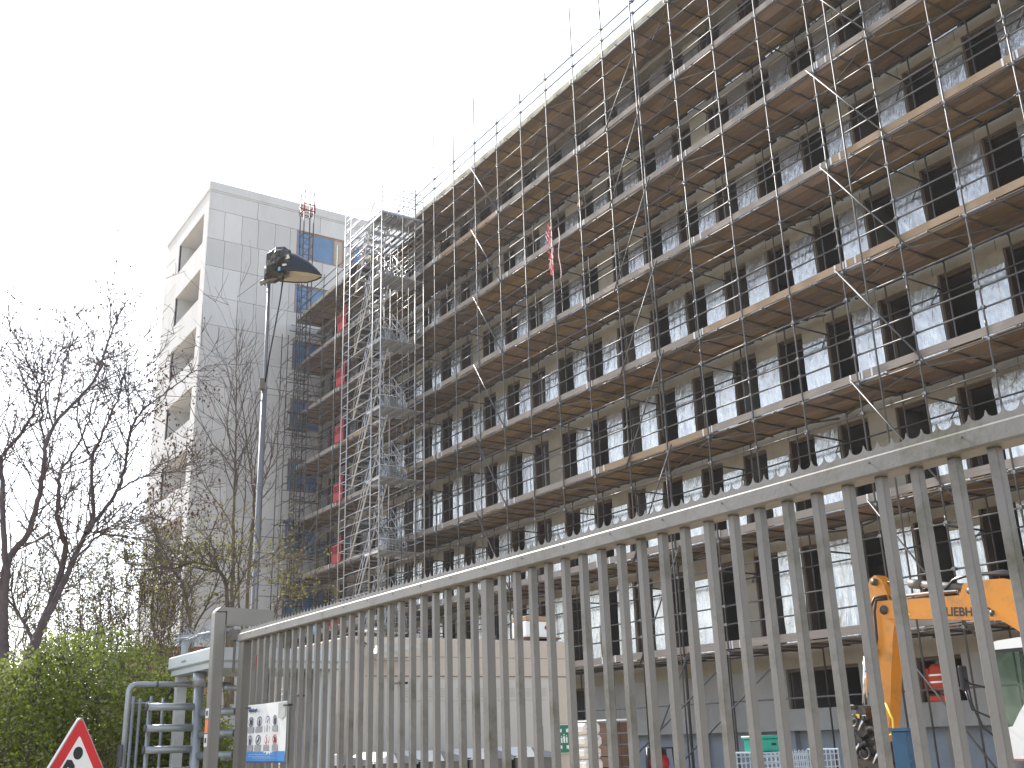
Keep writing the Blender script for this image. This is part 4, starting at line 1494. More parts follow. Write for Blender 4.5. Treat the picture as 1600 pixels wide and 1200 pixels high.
# cab, nearer than the boom
CX0, CX1 = 16.35, 17.3
cabp = [(10.62, 1.15), (10.62, 1.6), (10.56, 2.2), (10.5, 2.72), (10.38, 2.8), (9.0, 2.86), (8.9, 2.7), (8.85, 1.15)]
m = MB()
m.prism([(10.63, 2.72), (10.6, 2.8), (10.35, 2.86), (9.0, 2.93), (8.85, 2.8), (8.85, 2.72)], fx, CX0 - 0.02, CX1 + 0.02)
m.build("cab_roof", WHITE, ex)
m = MB()
for x in (CX0, CX1 - 0.06):
    m.prism([(10.68, 1.05), (10.66, 1.48), (10.35, 1.52), (10.2, 1.72), (10.0, 1.95), (9.75, 1.98), (8.85, 1.98), (8.85, 1.05)], fx, x, x + 0.06)
    m.prism([(8.95, 1.98), (8.85, 1.98), (8.85, 2.72), (8.95, 2.72)], fx, x, x + 0.06)
m.box((CX0 + 0.06, 10.6, 1.05), (CX1 - 0.06, 10.66, 1.45))
m.box((CX0 + 0.06, 8.85, 1.05), (CX1 - 0.06, 8.9, 2.0))
m.build("cab_body", WHITE, ex)
m = MB()
for x in (CX0 + 0.002, CX1 - 0.058):
    m.prism([(10.66, 1.48), (10.61, 1.48), (10.5, 2.72), (10.56, 2.72)], fx, x, x + 0.056)
    m.prism([(9.8, 1.98), (9.74, 1.98), (9.72, 2.72), (9.78, 2.72)], fx, x, x + 0.056)
    m.prism([(10.56, 2.66), (8.95, 2.66), (8.95, 2.72), (10.56, 2.72)], fx, x + 0.002, x + 0.054)
m.build("cab_pillar", BLACK, ex)
m = MB()
m.prism([(10.6, 1.5), (10.35, 1.52), (10.2, 1.72), (10.0, 1.95), (9.8, 1.98), (9.78, 2.66), (10.5, 2.66)], fx, CX0 + 0.02, CX0 + 0.026)
m.prism([(9.74, 1.98), (8.95, 1.98), (8.95, 2.66), (9.72, 2.66)], fx, CX0 + 0.02, CX0 + 0.026)
m.prism([(10.6, 1.5), (10.35, 1.52), (10.2, 1.72), (10.0, 1.95), (9.8, 1.98), (9.78, 2.66), (10.5, 2.66)], fx, CX1 - 0.026, CX1 - 0.02)
m.add([(CX0 + 0.06, 10.64, 1.47), (CX1 - 0.06, 10.64, 1.47), (CX1 - 0.06, 10.53, 2.68), (CX0 + 0.06, 10.53, 2.68)], [(0, 1, 2, 3)])
m.build("cab_glass", CABGLASS, ex)
m = MB()
m.bbox((CX0 + 0.25, 9.2, 1.4), (CX1 - 0.25, 9.75, 1.55), 0.03).bbox((CX0 + 0.28, 9.15, 1.55), (CX1 - 0.28, 9.3, 2.35), 0.03)
m.tube((CX0 + 0.47, 10.3, 1.3), (CX0 + 0.47, 10.15, 1.95), 0.03, 8)
m.path([(CX0 + 0.47 + 0.17 * math.cos(t), 10.12 + 0.06 * math.sin(t), 1.97 + 0.15 * math.sin(t)) for t in np.linspace(0, 6.283, 14)], 0.015, 6)
m.build("seat", BLACK, ex)
m = MB()
m.path([(CX0 - 0.02, 10.55, 2.1), (CX0 - 0.18, 10.85, 2.2), (CX0 - 0.2, 10.95, 2.3)], 0.018, 8).path([(CX0 - 0.02, 10.55, 1.6), (CX0 - 0.18, 10.9, 1.8), (CX0 - 0.2, 10.95, 2.1)], 0.018, 8)
mi = m.build("mirror_arm", HOSE, ex, True)
MB().bbox((CX0 - 0.3, 10.92, 2.1), (CX0 - 0.1, 10.98, 2.5), 0.03).build("mirror", BLACK, mi)
MB().bbox((16.3, 8.85, 0.98), (18.8, 10.68, 1.05), 0.02).build("deck_edge", mat("brown_edge", (0.3, 0.22, 0.2), 0.6), ex)
MB().bbox((16.32, 8.85, 0.78), (18.78, 10.66, 0.978), 0.02).build("lower_body", YEL, ex)
MB().bbox((17.9, 8.85, 1.05), (18.8, 10.4, 2.1), 0.08).bbox((16.3, 6.6, 0.8), (18.8, 8.83, 2.15), 0.12).build("engine_hood", WHITE, ex)
m = MB()
m.box((16.8, 6.9, 0.55), (18.3, 10.9, 0.75))
m.build("chassis", IRON, ex)
for yy in (7.3, 10.3):
    for xx in (16.35, 18.75):
        tw = MB().tube((xx - 0.18, yy, 0.5), (xx + 0.18, yy, 0.5), 0.5, 24).build("wheel", RUBBER, ex, True)
        MB().tube((xx - 0.19, yy, 0.5), (xx + 0.19, yy, 0.5), 0.27, 18).build("rim", WHITE, tw, True)
MB().tube((EX - 0.3, 10.35, 2.75), (EX - 0.3, 9.3, 1.5), 0.06, 10).tube((EX + 0.3, 10.35, 2.75), (EX + 0.3, 9.3, 1.5), 0.06, 10).build("boom_cylinder", CHROME, ex, True)

# ------------------------------------------------------------------ site clutter behind gate
# sack pallet and timber
sp_ = at(909, 1160, 19.5)
sk = thing("sack_pallet", "pallet of stacked white printed sacks by the kiosk behind the gate", "pallet", (sp_.x, sp_.y, 0))
ZS = sp_.z - 1.6
bx_, by_ = sp_.x, sp_.y
m = MB()
for s in range(8):
    z = 0.2 + s * 0.2
    rings = []
    m.bbox((bx_ - 0.2, by_ - 0.4 + (s % 2) * 0.03, z), (bx_ + 0.17, by_ + 0.4, z + 0.19), 0.05)
m.build("sacks", PAPER, sk)
MB().box((bx_ - 0.22, by_ - 0.45, 0.0), (bx_ + 0.2, by_ + 0.45, 0.03)).box((bx_ - 0.22, by_ - 0.45, 0.12), (bx_ + 0.2, by_ + 0.45, 0.15)).box((bx_ - 0.2, by_ - 0.4, 0.03), (bx_ - 0.1, by_ + 0.4, 0.12)).box((bx_ + 0.08, by_ - 0.4, 0.03), (bx_ + 0.18, by_ + 0.4, 0.12)).build("pallet_base", WOOD, sk)
m = MB()
rr = random.Random(6)
for s in range(8):
    for q in (0,):
        x = bx_ - 0.18
        for t in range(3):
            z = 0.25 + s * 0.2 + rr.uniform(0, 0.08)
            xa = x + rr.uniform(0, 0.18)
            m.box((xa, by_ - 0.405 + (s % 2) * 0.03, z), (xa + rr.uniform(0.04, 0.15), by_ - 0.399 + (s % 2) * 0.03, z + rr.uniform(0.01, 0.05)))
m.build("print", GREYPRINT, sk)
tp = at(938, 1150, 21.0)
ts = thing("timber_stack", "stack of brown timber planks beside the white sack pallet", "timber stack", (tp.x, tp.y, 0))
m = MB()
for s in range(9):
    for q in range(2):
        m.box((tp.x - 0.22 + q * 0.23, tp.y - 0.6, 0.02 + s * 0.2), (tp.x - 0.0 + q * 0.23, tp.y + 0.6, 0.2 + s * 0.2))
m.build("planks", WOOD, ts)
MB().box((tp.x - 0.23, tp.y - 0.6, 1.83), (tp.x + 0.24, tp.y + 0.6, 1.86)).build("cover_board", WHITE, ts)
# green crate and mesh trolley
gp = at(1195, 1162, 20.5)
gc = thing("green_crate", "green plastic crate standing on the pale mesh trolley", "crate", (gp.x, gp.y, gp.z - 0.15))
m = MB()
zb, zt = gp.z - 0.13, gp.z + 0.14
m.bbox((gp.x - 0.32, gp.y - 0.22, zb), (gp.x + 0.32, gp.y + 0.22, zt - 0.05), 0.02).bbox((gp.x - 0.35, gp.y - 0.25, zt - 0.05), (gp.x + 0.35, gp.y + 0.25, zt), 0.015)
m.build("body", GREEN_P, gc)
MB().box((gp.x - 0.06, gp.y - 0.226, zb + 0.1), (gp.x + 0.06, gp.y - 0.221, zb + 0.14)).build("handle_slot", BLACK, gc)
mt = thing("mesh_trolley", "pale blue steel mesh site trolley below the green crate", "trolley", (gp.x + 0.9, gp.y - 0.5, 0))
m = MB()
tx0, tx1, ty0 = gp.x - 0.4, gp.x + 1.6, gp.y - 0.3
ztop = zb - 0.01
for yy in (ty0, ty0 + 0.75):
    x = tx0
    while x <= tx1 + 0.01:
        m.tube((x, yy - (x - tx0) * 0.85 * 0 , 0.25), (x, yy, ztop), 0.012, 5)
        x += 0.11
    z = 0.25
    while z <= ztop + 0.01:
        m.tube((tx0, yy, z), (tx1, yy, z), 0.012, 5)
        z += 0.11
for x in (tx0, tx1):
    for z in (0.3, 0.6, ztop):
        m.tube((x, ty0, z), (x, ty0 + 0.75, z), 0.014, 5)
m.build("mesh_side", MESHC, mt)
m = MB()
for x in (tx0 + 0.15, tx1 - 0.15):
    for yy in (ty0 + 0.05, ty0 + 0.7):
        m.tube((x, yy - 0.03, 0.1), (x, yy + 0.03, 0.1), 0.1, 12).box((x - 0.03, yy - 0.04, 0.1), (x + 0.03, yy + 0.04, 0.26))
m.build("castor", RUBBER, mt)
MB().box((tx0, ty0, 0.24), (tx1, ty0 + 0.75, 0.27)).box((tx0, ty0, ztop - 0.02), (tx0 + 0.75, ty0 + 0.75, ztop)).build("shelf", MESHC, mt)
# blue container
bp_ = at(1402, 1170, 19.6)
bc = thing("blue_cabinet", "narrow dark blue steel cabinet standing behind the excavator arm", "cabinet", (bp_.x, bp_.y, 0))
m = MB().bbox((bp_.x - 0.18, bp_.y - 0.35, 0.05), (bp_.x + 0.12, bp_.y - 0.05, bp_.z + 0.28), 0.015)
for q in range(4):
    m.box((bp_.x - 0.18, bp_.y - 0.38, 0.3 + q * 0.35), (bp_.x + 0.12, bp_.y - 0.35, 0.36 + q * 0.35))
m.box((bp_.x - 0.2, bp_.y - 0.395, bp_.z + 0.28), (bp_.x + 0.14, bp_.y - 0.03, bp_.z + 0.33))
m.build("body", BLUE_P, bc)
MB().box((bp_.x + 0.02, bp_.y - 0.395, 0.9), (bp_.x + 0.05, bp_.y - 0.382, 1.02)).build("handle", CHROME, bc)
# red hose reel
rp = at(1030, 1192, 20.0)
rl = thing("cable_reel", "black and red cable reel stand at the foot of the scaffolding", "cable reel", (rp.x, rp.y, 0))
MB().tube((rp.x, rp.y - 0.1, rp.z), (rp.x, rp.y + 0.1, rp.z), 0.1, 18).tube((rp.x, rp.y - 0.12, rp.z), (rp.x, rp.y - 0.1, rp.z), 0.14, 18).tube((rp.x, rp.y + 0.1, rp.z), (rp.x, rp.y + 0.12, rp.z), 0.14, 18).build("drum", RED, rl, True)
MB().path([(rp.x - 0.25, rp.y - 0.15, 0), (rp.x - 0.1, rp.y - 0.15, rp.z + 0.25), (rp.x + 0.25, rp.y - 0.15, rp.z + 0.25), (rp.x + 0.35, rp.y - 0.15, 0)], 0.05, 8).path([(rp.x - 0.25, rp.y + 0.15, 0), (rp.x - 0.1, rp.y + 0.15, rp.z + 0.25), (rp.x + 0.25, rp.y + 0.15, rp.z + 0.25), (rp.x + 0.35, rp.y + 0.15, 0)], 0.05, 8).build("stand", BLACK, rl, True)
# orange jacket hanging in the ground floor window
jk = thing("work_jacket", "orange work jacket hanging in the dark ground floor window opening", "jacket", (XW + 0.05, 17.9, 2.3))
rings = []
for z, hw, d in ((2.42, 0.27, 0.06), (2.6, 0.29, 0.09), (2.85, 0.27, 0.1), (3.0, 0.25, 0.08), (3.1, 0.12, 0.05)):
    rings.append([(XW + 0.2 - d * math.sin(t), 17.93 + hw * math.cos(t), z + 0.01 * math.sin(5 * t)) for t in np.linspace(0, 2 * math.pi, 16, endpoint=False)])
jb = MB().loft(rings)
for sgn in (-1, 1):
    jb.path([(XW + 0.18, 17.93 + sgn * 0.22, 3.0), (XW + 0.17, 17.93 + sgn * 0.33, 2.75), (XW + 0.17, 17.93 + sgn * 0.34, 2.45)], [0.09, 0.075, 0.06], 10)
jb.build("body", ORANGE, jk, True)
MB().path([(XW + 0.15, 17.93, 3.1), (XW + 0.15, 17.93, 3.22)], 0.008, 6).build("hook", IRON, jk)
m = MB()
for z in (2.62, 2.8):
    m.loft([[(XW + 0.2 - 0.112 * math.sin(t), 17.93 + 0.298 * math.cos(t), z + dz) for t in np.linspace(0, 2 * math.pi, 16, endpoint=False)] for dz in (0, 0.045)], False)
m.build("reflective_band", SILVER, jk, True)
ob = thing("orange_bin", "low orange and dark tool box on the sill below the hanging jacket", "tool box", (XW + 0.05, 17.8, 2.14))
MB().bbox((XW + 0.06, 17.5, 2.142), (XW + 0.34, 18.25, 2.3), 0.02).build("box", ORANGE, ob)
MB().bbox((XW + 0.05, 17.48, 2.3), (XW + 0.34, 18.27, 2.34), 0.01).build("lid", BLACK, ob)
# barrier tape bundle on pole 11
tpz = PY(11)
bt_ = thing("barrier_tape", "tangled red and white barrier tape tied to a scaffold pole below the top decks", "barrier tape", (XS - 0.05, tpz, LZ(6)))
rr = random.Random(8)
mr_, mw_ = MB(), MB()
for s in range(26):
    zc = 19.2 + 2.2 * s / 26
    for m_ in (mr_, mw_):
        y = tpz + rr.uniform(-0.16, 0.1)
        x = XS - 0.06 - rr.uniform(0, 0.12)
        dy, dz = rr.uniform(-0.12, 0.12), rr.uniform(0.08, 0.3)
        m_.add([(x, y, zc), (x - 0.01, y + 0.05, zc + 0.02), (x - 0.03, y + 0.05 + dy, zc + dz), (x - 0.02, y + dy, zc + dz)], [(0, 1, 2, 3)])
m_ = mw_
for s in range(9):
    m_.add([(XS - 0.03, tpz - 0.5 - 0.06 * math.sin(s), 21.2 - s * 0.25), (XS - 0.03, tpz - 0.46 - 0.06 * math.sin(s), 21.2 - s * 0.25), (XS - 0.03, tpz - 0.46 - 0.06 * math.sin(s + 1), 20.95 - s * 0.25), (XS - 0.03, tpz - 0.5 - 0.06 * math.sin(s + 1), 20.95 - s * 0.25)], [(0, 1, 2, 3)])
mr_.build("red_strip", mat("tape_red", (0.65, 0.06, 0.08), 0.4), bt_)
mw_.build("white_strip", mat("tape_pink_white", (0.7, 0.5, 0.5), 0.4), bt_)
# small sacks on decks
for (i, k, mt, nm, lab, cat) in ((10.05, 6.0, CARD, "tool_bag", "small tan bag hooked on the guard rail near the top of the scaffolding", "bag"),
                             (23.0, 2.0, SKINBLUE, "tarpaulin_bundle", "light blue tarpaulin bundle on a low scaffold deck beside the hoist", "tarpaulin")):
    p = Vector((XS + 0.1, PY(i), LZ(k) + (0.95 if i < 20 else 0.02)))
    t = thing(nm, lab, cat, tuple(p))
    rr = random.Random(i)
    s0 = 0.16 if i < 20 else 0.5
    rings = []
    for z, q in ((0, 0.7), (0.25, 1.0), (0.6, 0.95), (0.85, 0.6), (1.0, 0.2)):
        rings.append([(p.x + s0 * 0.5 * q * math.cos(a) * rr.uniform(0.85, 1.15), p.y + s0 * q * math.sin(a) * rr.uniform(0.85, 1.15), p.z + z * s0 * 1.6) for a in np.linspace(0, 2 * math.pi, 12, endpoint=False)])
    MB().loft(rings).build("bundle", mt, t, True)
    MB().path([rings[-1][0], (p.x, p.y, p.z + s0 * 1.9), rings[-1][6]], 0.012, 6).build("strap", BLACK, t)

# ------------------------------------------------------------------ vegetation
def grow(mb, lf, p, d, ln, r, depth, rng_, leafn=2, droop=0.0, upb=0.15, sub=3, lsize=0.05):
    """a twig with sub twigs; leaves at the ends"""
    n = max(3, int(ln / 0.22))
    pts, rad = [p.copy()], [r]
    q, dd = p.copy(), d.normalized()
    for s in range(n):
        dd = (dd + Vector((rng_.gauss(0, 0.16), rng_.gauss(0, 0.16), rng_.gauss(0, 0.14) + upb * 0.2 - droop * 0.1))).normalized()
        q = q + dd * ln / n
        pts.append(q.copy())
        rad.append(r * (1 - 0.5 * (s + 1) / n))
    mb.path(pts, rad, 4 if r > 0.012 else 3, False)
    if depth > 0:
        for s in range(sub):
            t = rng_.uniform(0.2, 0.98)
            i = min(int(t * n), n - 1)
            base_ = pts[i]
            ax = (pts[i + 1] - pts[i]).normalized()
            o = Vector((rng_.gauss(0, 1), rng_.gauss(0, 1), rng_.gauss(0, 0.7)))
            o = (o - ax * o.dot(ax)).normalized()
            nd = (ax * rng_.uniform(0.6, 1.0) + o * rng_.uniform(0.5, 0.95) + Vector((0, 0, upb))).normalized()
            grow(mb, lf, base_, nd, ln * rng_.uniform(0.4, 0.65), max(r * 0.55, 0.0058), depth - 1, rng_, leafn, droop, upb, sub, lsize)
    if lf is not None and depth <= 1 and (leafn > 1 or rng_.random() < 0.45):
        for s in range(leafn):
            b = pts[rng_.randrange(len(pts) // 2, len(pts))] + Vector((rng_.gauss(0, 0.02), rng_.gauss(0, 0.02), rng_.gauss(0, 0.02)))
            leaf(lf, b, lsize * rng_.uniform(0.6, 1.3), rng_)


def leaf(lf, b, s, rng_, hang=0.0):
    a = Vector((rng_.gauss(0, 1), rng_.gauss(0, 1), rng_.gauss(0, 0.8) - hang)).normalized()
    o = a.cross(Vector((rng_.gauss(0, 1), rng_.gauss(0, 1), rng_.gauss(0, 1)))).normalized()
    n = a.cross(o)
    lf.add([b, b + a * s * 0.45 + o * s * 0.3, b + a * s + n * s * 0.12, b + a * s * 0.45 - o * s * 0.3], [(0, 1, 2, 3)])


def limb(mb, tw, lf, pix, d, r0, r1, rng_, dj=0.8, twigs=14, tl=(0.5, 1.3), depth=2, n=7, tr=0.011, leafn=1, start=0.2, upb=0.15, sub=2, lsize=0.05, d_end=None, thick=0.62):
    pts = []
    m_ = len(pix)
    ph = rng_.uniform(0, 6)
    de = d if d_end is None else d_end
    for i, (x, y) in enumerate(pix):
        t = i / (m_ - 1)
        pts.append(at(x, y, d + (de - d) * t + dj * math.sin(ph + i * 0.9) * t))
    # a smooth curve through the points with a slight wobble
    fine, rad = [], []
    for i in range(m_ - 1):
        p0, p1, p2, p3 = pts[max(i - 1, 0)], pts[i], pts[i + 1], pts[min(i + 2, m_ - 1)]
        for s in range(5):
            u = s / 5
            q = 0.5 * (2 * p1 + (p2 - p0) * u + (2 * p0 - 5 * p1 + 4 * p2 - p3) * u * u + (3 * p1 - p0 - 3 * p2 + p3) * u ** 3)
            fine.append(q + Vector((rng_.gauss(0, 0.008), rng_.gauss(0, 0.008), rng_.gauss(0, 0.006))))
            t = (i + u) / (m_ - 1)
            rad.append(r0 * thick + (r1 * thick - r0 * thick) * t ** 0.6)
    fine.append(pts[-1])
    rad.append(r1 * thick)
    mb.path(fine, rad, n, False)
    for s in range(twigs):
        t = start + (1 - start) * (s + rng_.random()) / twigs
        i = min(int(t * (len(fine) - 1)), len(fine) - 2)
        ax = (fine[i + 1] - fine[i]).normalized()
        o = Vector((rng_.gauss(0, 1), rng_.gauss(0, 1), rng_.gauss(0, 0.6)))
        o = (o - ax * o.dot(ax)).normalized()
        nd = ax * 0.75 + o * 0.75 + Vector((0, 0, upb))
        grow(tw, lf, fine[i], nd, rng_.uniform(*tl), min(tr, rad[i] * 0.6), depth, rng_, leafn, 0, upb, sub, lsize)
    return fine


def tree(name, label, loc, group=None):
    return thing(name, label, "tree", loc, group)


# --- T1 left edge
rg = random.Random(31)
D1 = 15.0
b1 = at(2, 1180, D1)
b1.z = 0
t1 = tree("bare_tree", "bare dark tree with upright limbs leaning in from the left edge", tuple(b1), "bare trees at the left")
tk, tw, lf = MB(), MB(), MB()
g1 = at(4, 1010, D1)
tk.path([b1, b1.lerp(g1, 0.5) + Vector((0.05, 0, 0)), g1], [0.13, 0.1, 0.08], 9, False)
limb(tk, tw, lf, [(4, 1010), (8, 900), (17, 867), (42, 837), (62, 771), (69, 721), (83, 667), (146, 596), (167, 542), (182, 500), (200, 468)], D1, 0.115, 0.012, rg, twigs=39, tr=0.012)
limb(tk, tw, lf, [(6, 960), (8, 892), (4, 783), (2, 720), (8, 708), (46, 658), (60, 610), (71, 583), (80, 545)], D1, 0.09, 0.01, rg, twigs=33)
limb(tk, tw, lf, [(69, 721), (66, 660), (60, 600), (40, 560), (30, 530)], D1, 0.035, 0.008, rg, twigs=24)
limb(tk, tw, lf, [(83, 667), (92, 620), (100, 575), (112, 545)], D1, 0.03, 0.008, rg, twigs=18)
limb(tk, tw, lf, [(2, 720), (-20, 660), (-30, 600), (-10, 560)], D1, 0.04, 0.01, rg, twigs=18)
tk.build("trunk", BARK, t1, True)
tw.build("twigs", TWIG, t1)
lf.build("leaves", LEAF_B, t1)
# --- T2 multi limbed tree
D2 = 15.6
b2 = at(40, 1180, D2)
b2.z = 0
t2 = tree("bare_tree", "bare many limbed tree with hanging brown seed clusters in front of pale tower corner", tuple(b2), "bare trees at the left")
tk, tw, lf = MB(), MB(), MB()
g2 = at(50, 1015, D2)
tk.path([b2, b2.lerp(g2, 0.5) + Vector((-0.05, 0, 0)), g2], [0.15, 0.12, 0.1], 10, False)
limb(tk, tw, lf, [(50, 1015), (62, 985), (78, 945), (96, 892), (102, 850), (90, 812), (92, 770), (94, 742), (96, 733), (125, 690), (140, 650), (150, 610)], D2, 0.12, 0.012, rg, twigs=39, n=8)
F2 = limb(tk, tw, lf, [(52, 1010), (70, 965), (83, 946), (112, 880), (133, 833), (146, 800), (144, 717), (158, 683), (179, 633), (192, 592), (202, 550)], D2, 0.11, 0.012, rg, twigs=42, n=8)
limb(tk, tw, lf, [(133, 833), (160, 800), (187, 758), (196, 721), (204, 671), (220, 645), (233, 633), (270, 605), (300, 583), (330, 570)], D2, 0.06, 0.009, rg, twigs=36)
limb(tk, tw, lf, [(183, 767), (210, 752), (233, 742), (262, 738), (292, 737), (318, 735)], D2, 0.03, 0.007, rg, twigs=27)
limb(tk, tw, lf, [(133, 833), (155, 830), (175, 822), (205, 800), (233, 779)], D2, 0.03, 0.007, rg, twigs=24)
limb(tk, tw, lf, [(112, 880), (150, 840), (170, 836), (215, 842), (262, 850)], D2, 0.035, 0.008, rg, twigs=27)
limb(tk, tw, lf, [(52, 1010), (40, 975), (22, 950), (8, 930), (-10, 905)], D2, 0.05, 0.015, rg, twigs=21)
limb(tk, tw, lf, [(144, 717), (128, 680), (120, 640), (130, 600), (125, 575)], D2, 0.03, 0.008, rg, twigs=21)
limb(tk, tw, lf, [(204, 671), (200, 640), (201, 600), (196, 560)], D2, 0.022, 0.006, rg, twigs=18)
tk.build("trunk", BARK, t2, True)
tw.build("twigs", TWIG, t2)
rr = random.Random(44)
pods = MB()
for (x, y, n, sg) in ((265, 690, 40, 20), (300, 700, 40, 18), (250, 760, 40, 18), (310, 790, 50, 20), (270, 810, 60, 22), (220, 590, 25, 15), (170, 640, 20, 15), (255, 580, 25, 14), (325, 610, 20, 10), (250, 640, 30, 14), (160, 560, 16, 12), (185, 535, 14, 10)):
    for s in range(int(n * 1.8)):
        p = at(rr.gauss(x, sg), rr.gauss(y, sg * 0.8), D2 + rr.gauss(0, 0.5))
        leaf(pods, p, rr.uniform(0.03, 0.07), rr, hang=3.0)
lf.join(pods)
lf.build("seed_clusters", LEAF_B, t2)
# --- T3 slender upright stems in front of tower
D3 = 21.0
b3 = at(365, 1160, D3)
b3.z = 0
t3 = tree("slender_tree", "slender many stemmed young tree with straight leader in front of the tower front", tuple(b3))
tk, tw, lf = MB(), MB(), MB()
limb(tk, tw, None, [(361, 1100), (362, 946), (364, 850), (366, 767), (368, 700), (369, 637), (369, 570), (369, 512)], D3, 0.09, 0.008, rg, dj=0.1, twigs=26, tl=(0.8, 2.0), depth=1, start=0.4, upb=0.35, tr=0.014)
limb(tk, tw, None, [(385, 1090), (386, 946), (393, 850), (396, 783), (392, 740), (386, 690), (378, 633), (372, 590)], D3, 0.08, 0.01, rg, dj=0.15, twigs=18, tl=(0.8, 1.8), depth=1, start=0.4, upb=0.4, tr=0.014)
limb(tk, tw, None, [(396, 783), (406, 760), (417, 740), (432, 720), (448, 704), (455, 690)], D3, 0.035, 0.008, rg, dj=0.1, twigs=10, tl=(0.5, 1.2), depth=1, upb=0.4)
limb(tk, tw, None, [(390, 830), (402, 790), (418, 735), (428, 690), (437, 640), (445, 600)], D3, 0.04, 0.008, rg, dj=0.1, twigs=12, tl=(0.5, 1.4), depth=1, upb=0.4)
limb(tk, tw, None, [(366, 830), (350, 800), (335, 778), (318, 745), (305, 700)], D3, 0.03, 0.008, rg, dj=0.1, twigs=10, tl=(0.5, 1.3), depth=1, upb=0.4)
limb(tk, tw, None, [(380, 1000), (372, 900), (380, 820), (384, 740), (380, 700)], D3, 0.05, 0.008, rg, dj=0.1, twigs=12, tl=(0.6, 1.5), depth=1, upb=0.5)
limb(tk, tw, None, [(420, 1000), (440, 920), (462, 870), (490, 820), (520, 770)], D3 - 1, 0.03, 0.007, rg, dj=0.1, twigs=8, tl=(0.5, 1.2), depth=1, upb=0.3)
tk.build("trunk", BARK_G, t3, True)
tw.build("twigs", TWIG, t3)
# --- T4 budding tree lower, yellow green clumps
D4 = 17.0
b4 = at(350, 1160, D4)
b4.z = 0
t4 = tree("budding_tree", "spreading tree with yellow green leaf clumps low in front of the tower", tuple(b4))
tk, tw, lf = MB(), MB(), MB()
limb(tk, tw, lf, [(352, 1110), (356, 1000), (354, 921), (342, 892), (320, 882), (292, 879), (258, 884), (225, 892)], D4, 0.08, 0.012, rg, dj=0.4, twigs=26, tl=(0.5, 1.2), leafn=3)
limb(tk, tw, lf, [(300, 1020), (295, 960), (285, 915), (270, 890), (250, 850), (235, 820)], D4, 0.06, 0.01, rg, dj=0.4, twigs=24, tl=(0.5, 1.2), leafn=3)
limb(tk, tw, lf, [(356, 960), (380, 900), (410, 870), (440, 860)], D4, 0.04, 0.008, rg, dj=0.3, twigs=16, tl=(0.4, 0.9), leafn=3)
limb(tk, tw, lf, [(300, 990), (330, 930), (350, 880), (345, 840)], D4, 0.035, 0.008, rg, dj=0.3, twigs=16, tl=(0.4, 1.0), leafn=3)
rr = random.Random(45)
for (x, y, n, sx_, sy_) in ((262, 870, 260, 26, 22), (300, 850, 160, 26, 16), (345, 850, 150, 26, 14), (400, 862, 150, 24, 14), (452, 915, 170, 16, 14), (240, 920, 200, 20, 24), (270, 950, 200, 30, 30), (225, 850, 100, 16, 18), (325, 890, 100, 20, 14), (430, 870, 60, 10, 14)):
    for s in range(int(n * 0.8)):
        p = at(rr.gauss(x, sx_), rr.gauss(y, sy_), D4 + rr.gauss(0, 0.6))
        leaf(lf, p, rr.uniform(0.03, 0.065), rr)
limb(tk, tw, lf, [(405, 1000), (425, 960), (440, 930), (455, 912), (470, 905)], D4, 0.025, 0.007, rg, dj=0.2, twigs=14, tl=(0.3, 0.7), leafn=3)
tk.build("trunk", BARK_G, t4, True)
tw.build("twigs", TWIG, t4)
lf.build("leaves", LEAF_Y, t4)
# --- thicket of saplings behind the bush
ths = [(110, 17.5, "left of the bush top"), (165, 18.5, "above the bush middle"), (215, 18.0, "behind the turnstile side"), (262, 18.5, "behind the turnstile canopy"), (20, 18.2, "at the left edge behind dark trunks")]
for n, (px, d, wh) in enumerate(ths):
    b5 = at(px, 1160, d)
    b5.z = 0
    t5 = tree("sapling", "tangled budding sapling " + wh, tuple(b5), "saplings behind the bush")
    tk, tw, lf = MB(), MB(), MB()
    for s in range(7):
        x0 = px + rg.uniform(-14, 14)
        xs_ = [x0]
        dx = rg.uniform(-22, 22)
        pix = [(x0 + dx * q / 5 + rg.uniform(-4, 4), 1130 - q * rg.uniform(44, 52)) for q in range(6)]
        limb(tk, tw, lf, pix, d + rg.uniform(-0.8, 0.8), 0.03, 0.006, rg, dj=0.4, twigs=11, tl=(0.5, 1.3), leafn=3, depth=2, n=5, lsize=0.045)
    tk.build("trunk", BARK_G, t5, True)
    tw.build("twigs", TWIG, t5)
    lf.build("leaves", LEAF_Y, t5)
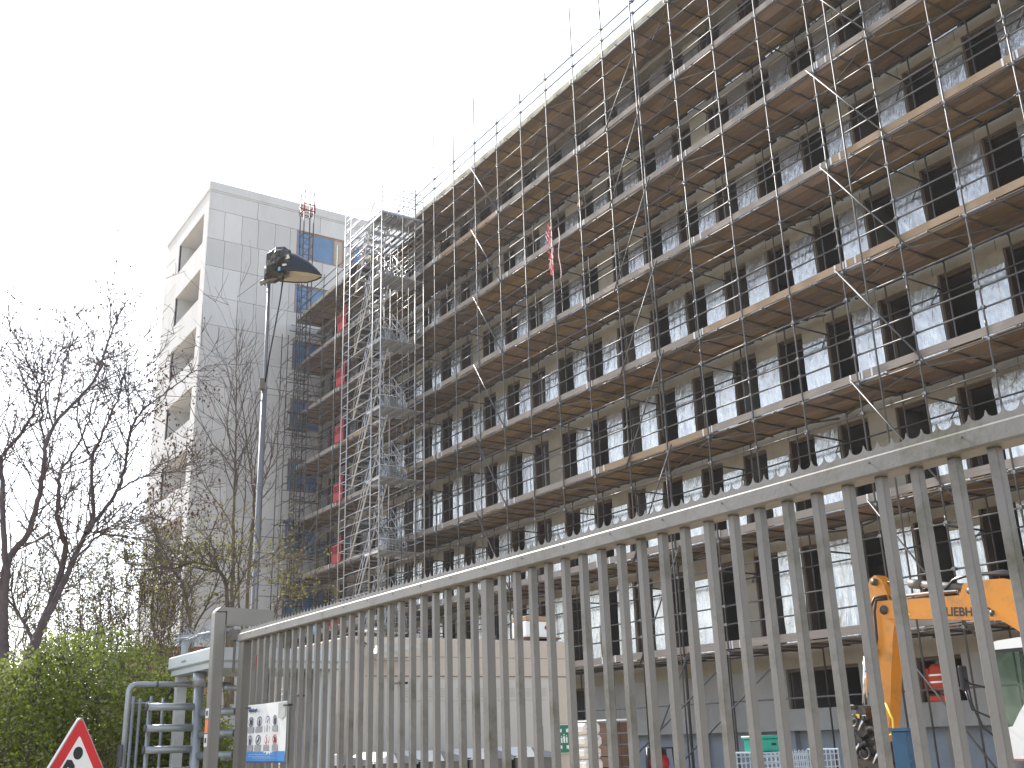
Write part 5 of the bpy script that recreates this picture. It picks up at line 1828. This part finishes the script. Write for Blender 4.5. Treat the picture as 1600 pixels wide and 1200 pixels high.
# --- bush
bu = thing("bush", "dense bright green leafy bush behind the roadworks sign", "bush", tuple(at(110, 1190, 11.5) * Vector((1, 1, 0)) if False else (at(110, 1190, 11.5).x, at(110, 1190, 11.5).y, 0)))
rr = random.Random(77)
lf, tw = MB(), MB()
lumps = []
for s in range(135):
    px = rr.uniform(-60, 335)
    d = rr.uniform(10.9, 13.8) if px < 190 else rr.uniform(11.8, 14.0)
    topy = 1052 + 16 * math.sin(px / 38.0) + (30 if px < 20 else 0) - (24 if 90 < px < 210 else 0) + (26 if px > 235 else 0) + (30 if px > 290 else 0)
    py = topy + (1235 - topy) * rr.random()
    c = at(px, py, d)
    if c.z < 0.1:
        continue
    lumps.append((c, rr.uniform(0.26, 0.42)))
for c, r_ in lumps:
    n = int(640 * (r_ / 0.33) ** 2)
    for s in range(n):
        v = Vector((rr.gauss(0, 1), rr.gauss(0, 1), rr.gauss(0, 1))).normalized()
        q = c + v * r_ * (0.55 + 0.5 * rr.random() ** 0.6)
        if q.z > 0:
            leaf(lf, q, rr.uniform(0.024, 0.052), rr)
    bp0 = Vector((c.x + rr.uniform(-0.2, 0.2), c.y + rr.uniform(-0.2, 0.2), 0))
    tw.path([bp0, bp0.lerp(c, 0.5) + Vector((rr.gauss(0, 0.06), rr.gauss(0, 0.06), 0)), c], [0.014, 0.01, 0.005], 4, False)
    for s in range(3):
        grow(tw, lf, c, Vector((rr.gauss(0, 1), rr.gauss(0, 1), 1.2)), rr.uniform(0.25, 0.5), 0.005, 1, rr, 5, 0, 0.2, 3, 0.042)
tw.build("branches", BARK, bu)
lf.build("leaves", LEAF_G, bu)

# ------------------------------------------------------------------ far low brick house
hp = at(262, 1016, 45)
fh = thing("brick_outbuilding", "small orange brick outbuilding showing through branches behind the turnstile canopy", "outbuilding", (hp.x, hp.y, 0))
hx, hy = hp.x, hp.y
MB().box((hx - 0.8, hy, 0), (hx + 2.0, hy + 6, hp.z)).build("wall", BRICK, fh)
MB().box((hx - 0.95, hy - 0.15, hp.z), (hx + 2.15, hy + 6.15, hp.z + 0.15)).build("roof", TILE, fh)
MB().box((hx + 0.4, hy - 0.02, 1.0), (hx + 1.3, hy + 0.02, 2.2)).build("window", BLACK, fh)

# ------------------------------------------------------------------ light haze over the site
hzm = bpy.data.materials.new("haze")
hzm.use_nodes = True
hn = hzm.node_tree
hn.nodes.remove(hn.nodes["Principled BSDF"])
pv_ = hn.nodes.new("ShaderNodeVolumePrincipled")
pv_.inputs['Color'].default_value = (0.93, 0.95, 1.0, 1)
pv_.inputs['Density'].default_value = 0.00042
pv_.inputs['Anisotropy'].default_value = 0.3
hn.links.new(pv_.outputs[0], hn.nodes["Material Output"].inputs['Volume'])
hz = MB().box((-60, -70, -1.0), (70, 110, 42)).build("haze", hzm)
hz['kind'] = 'stuff'
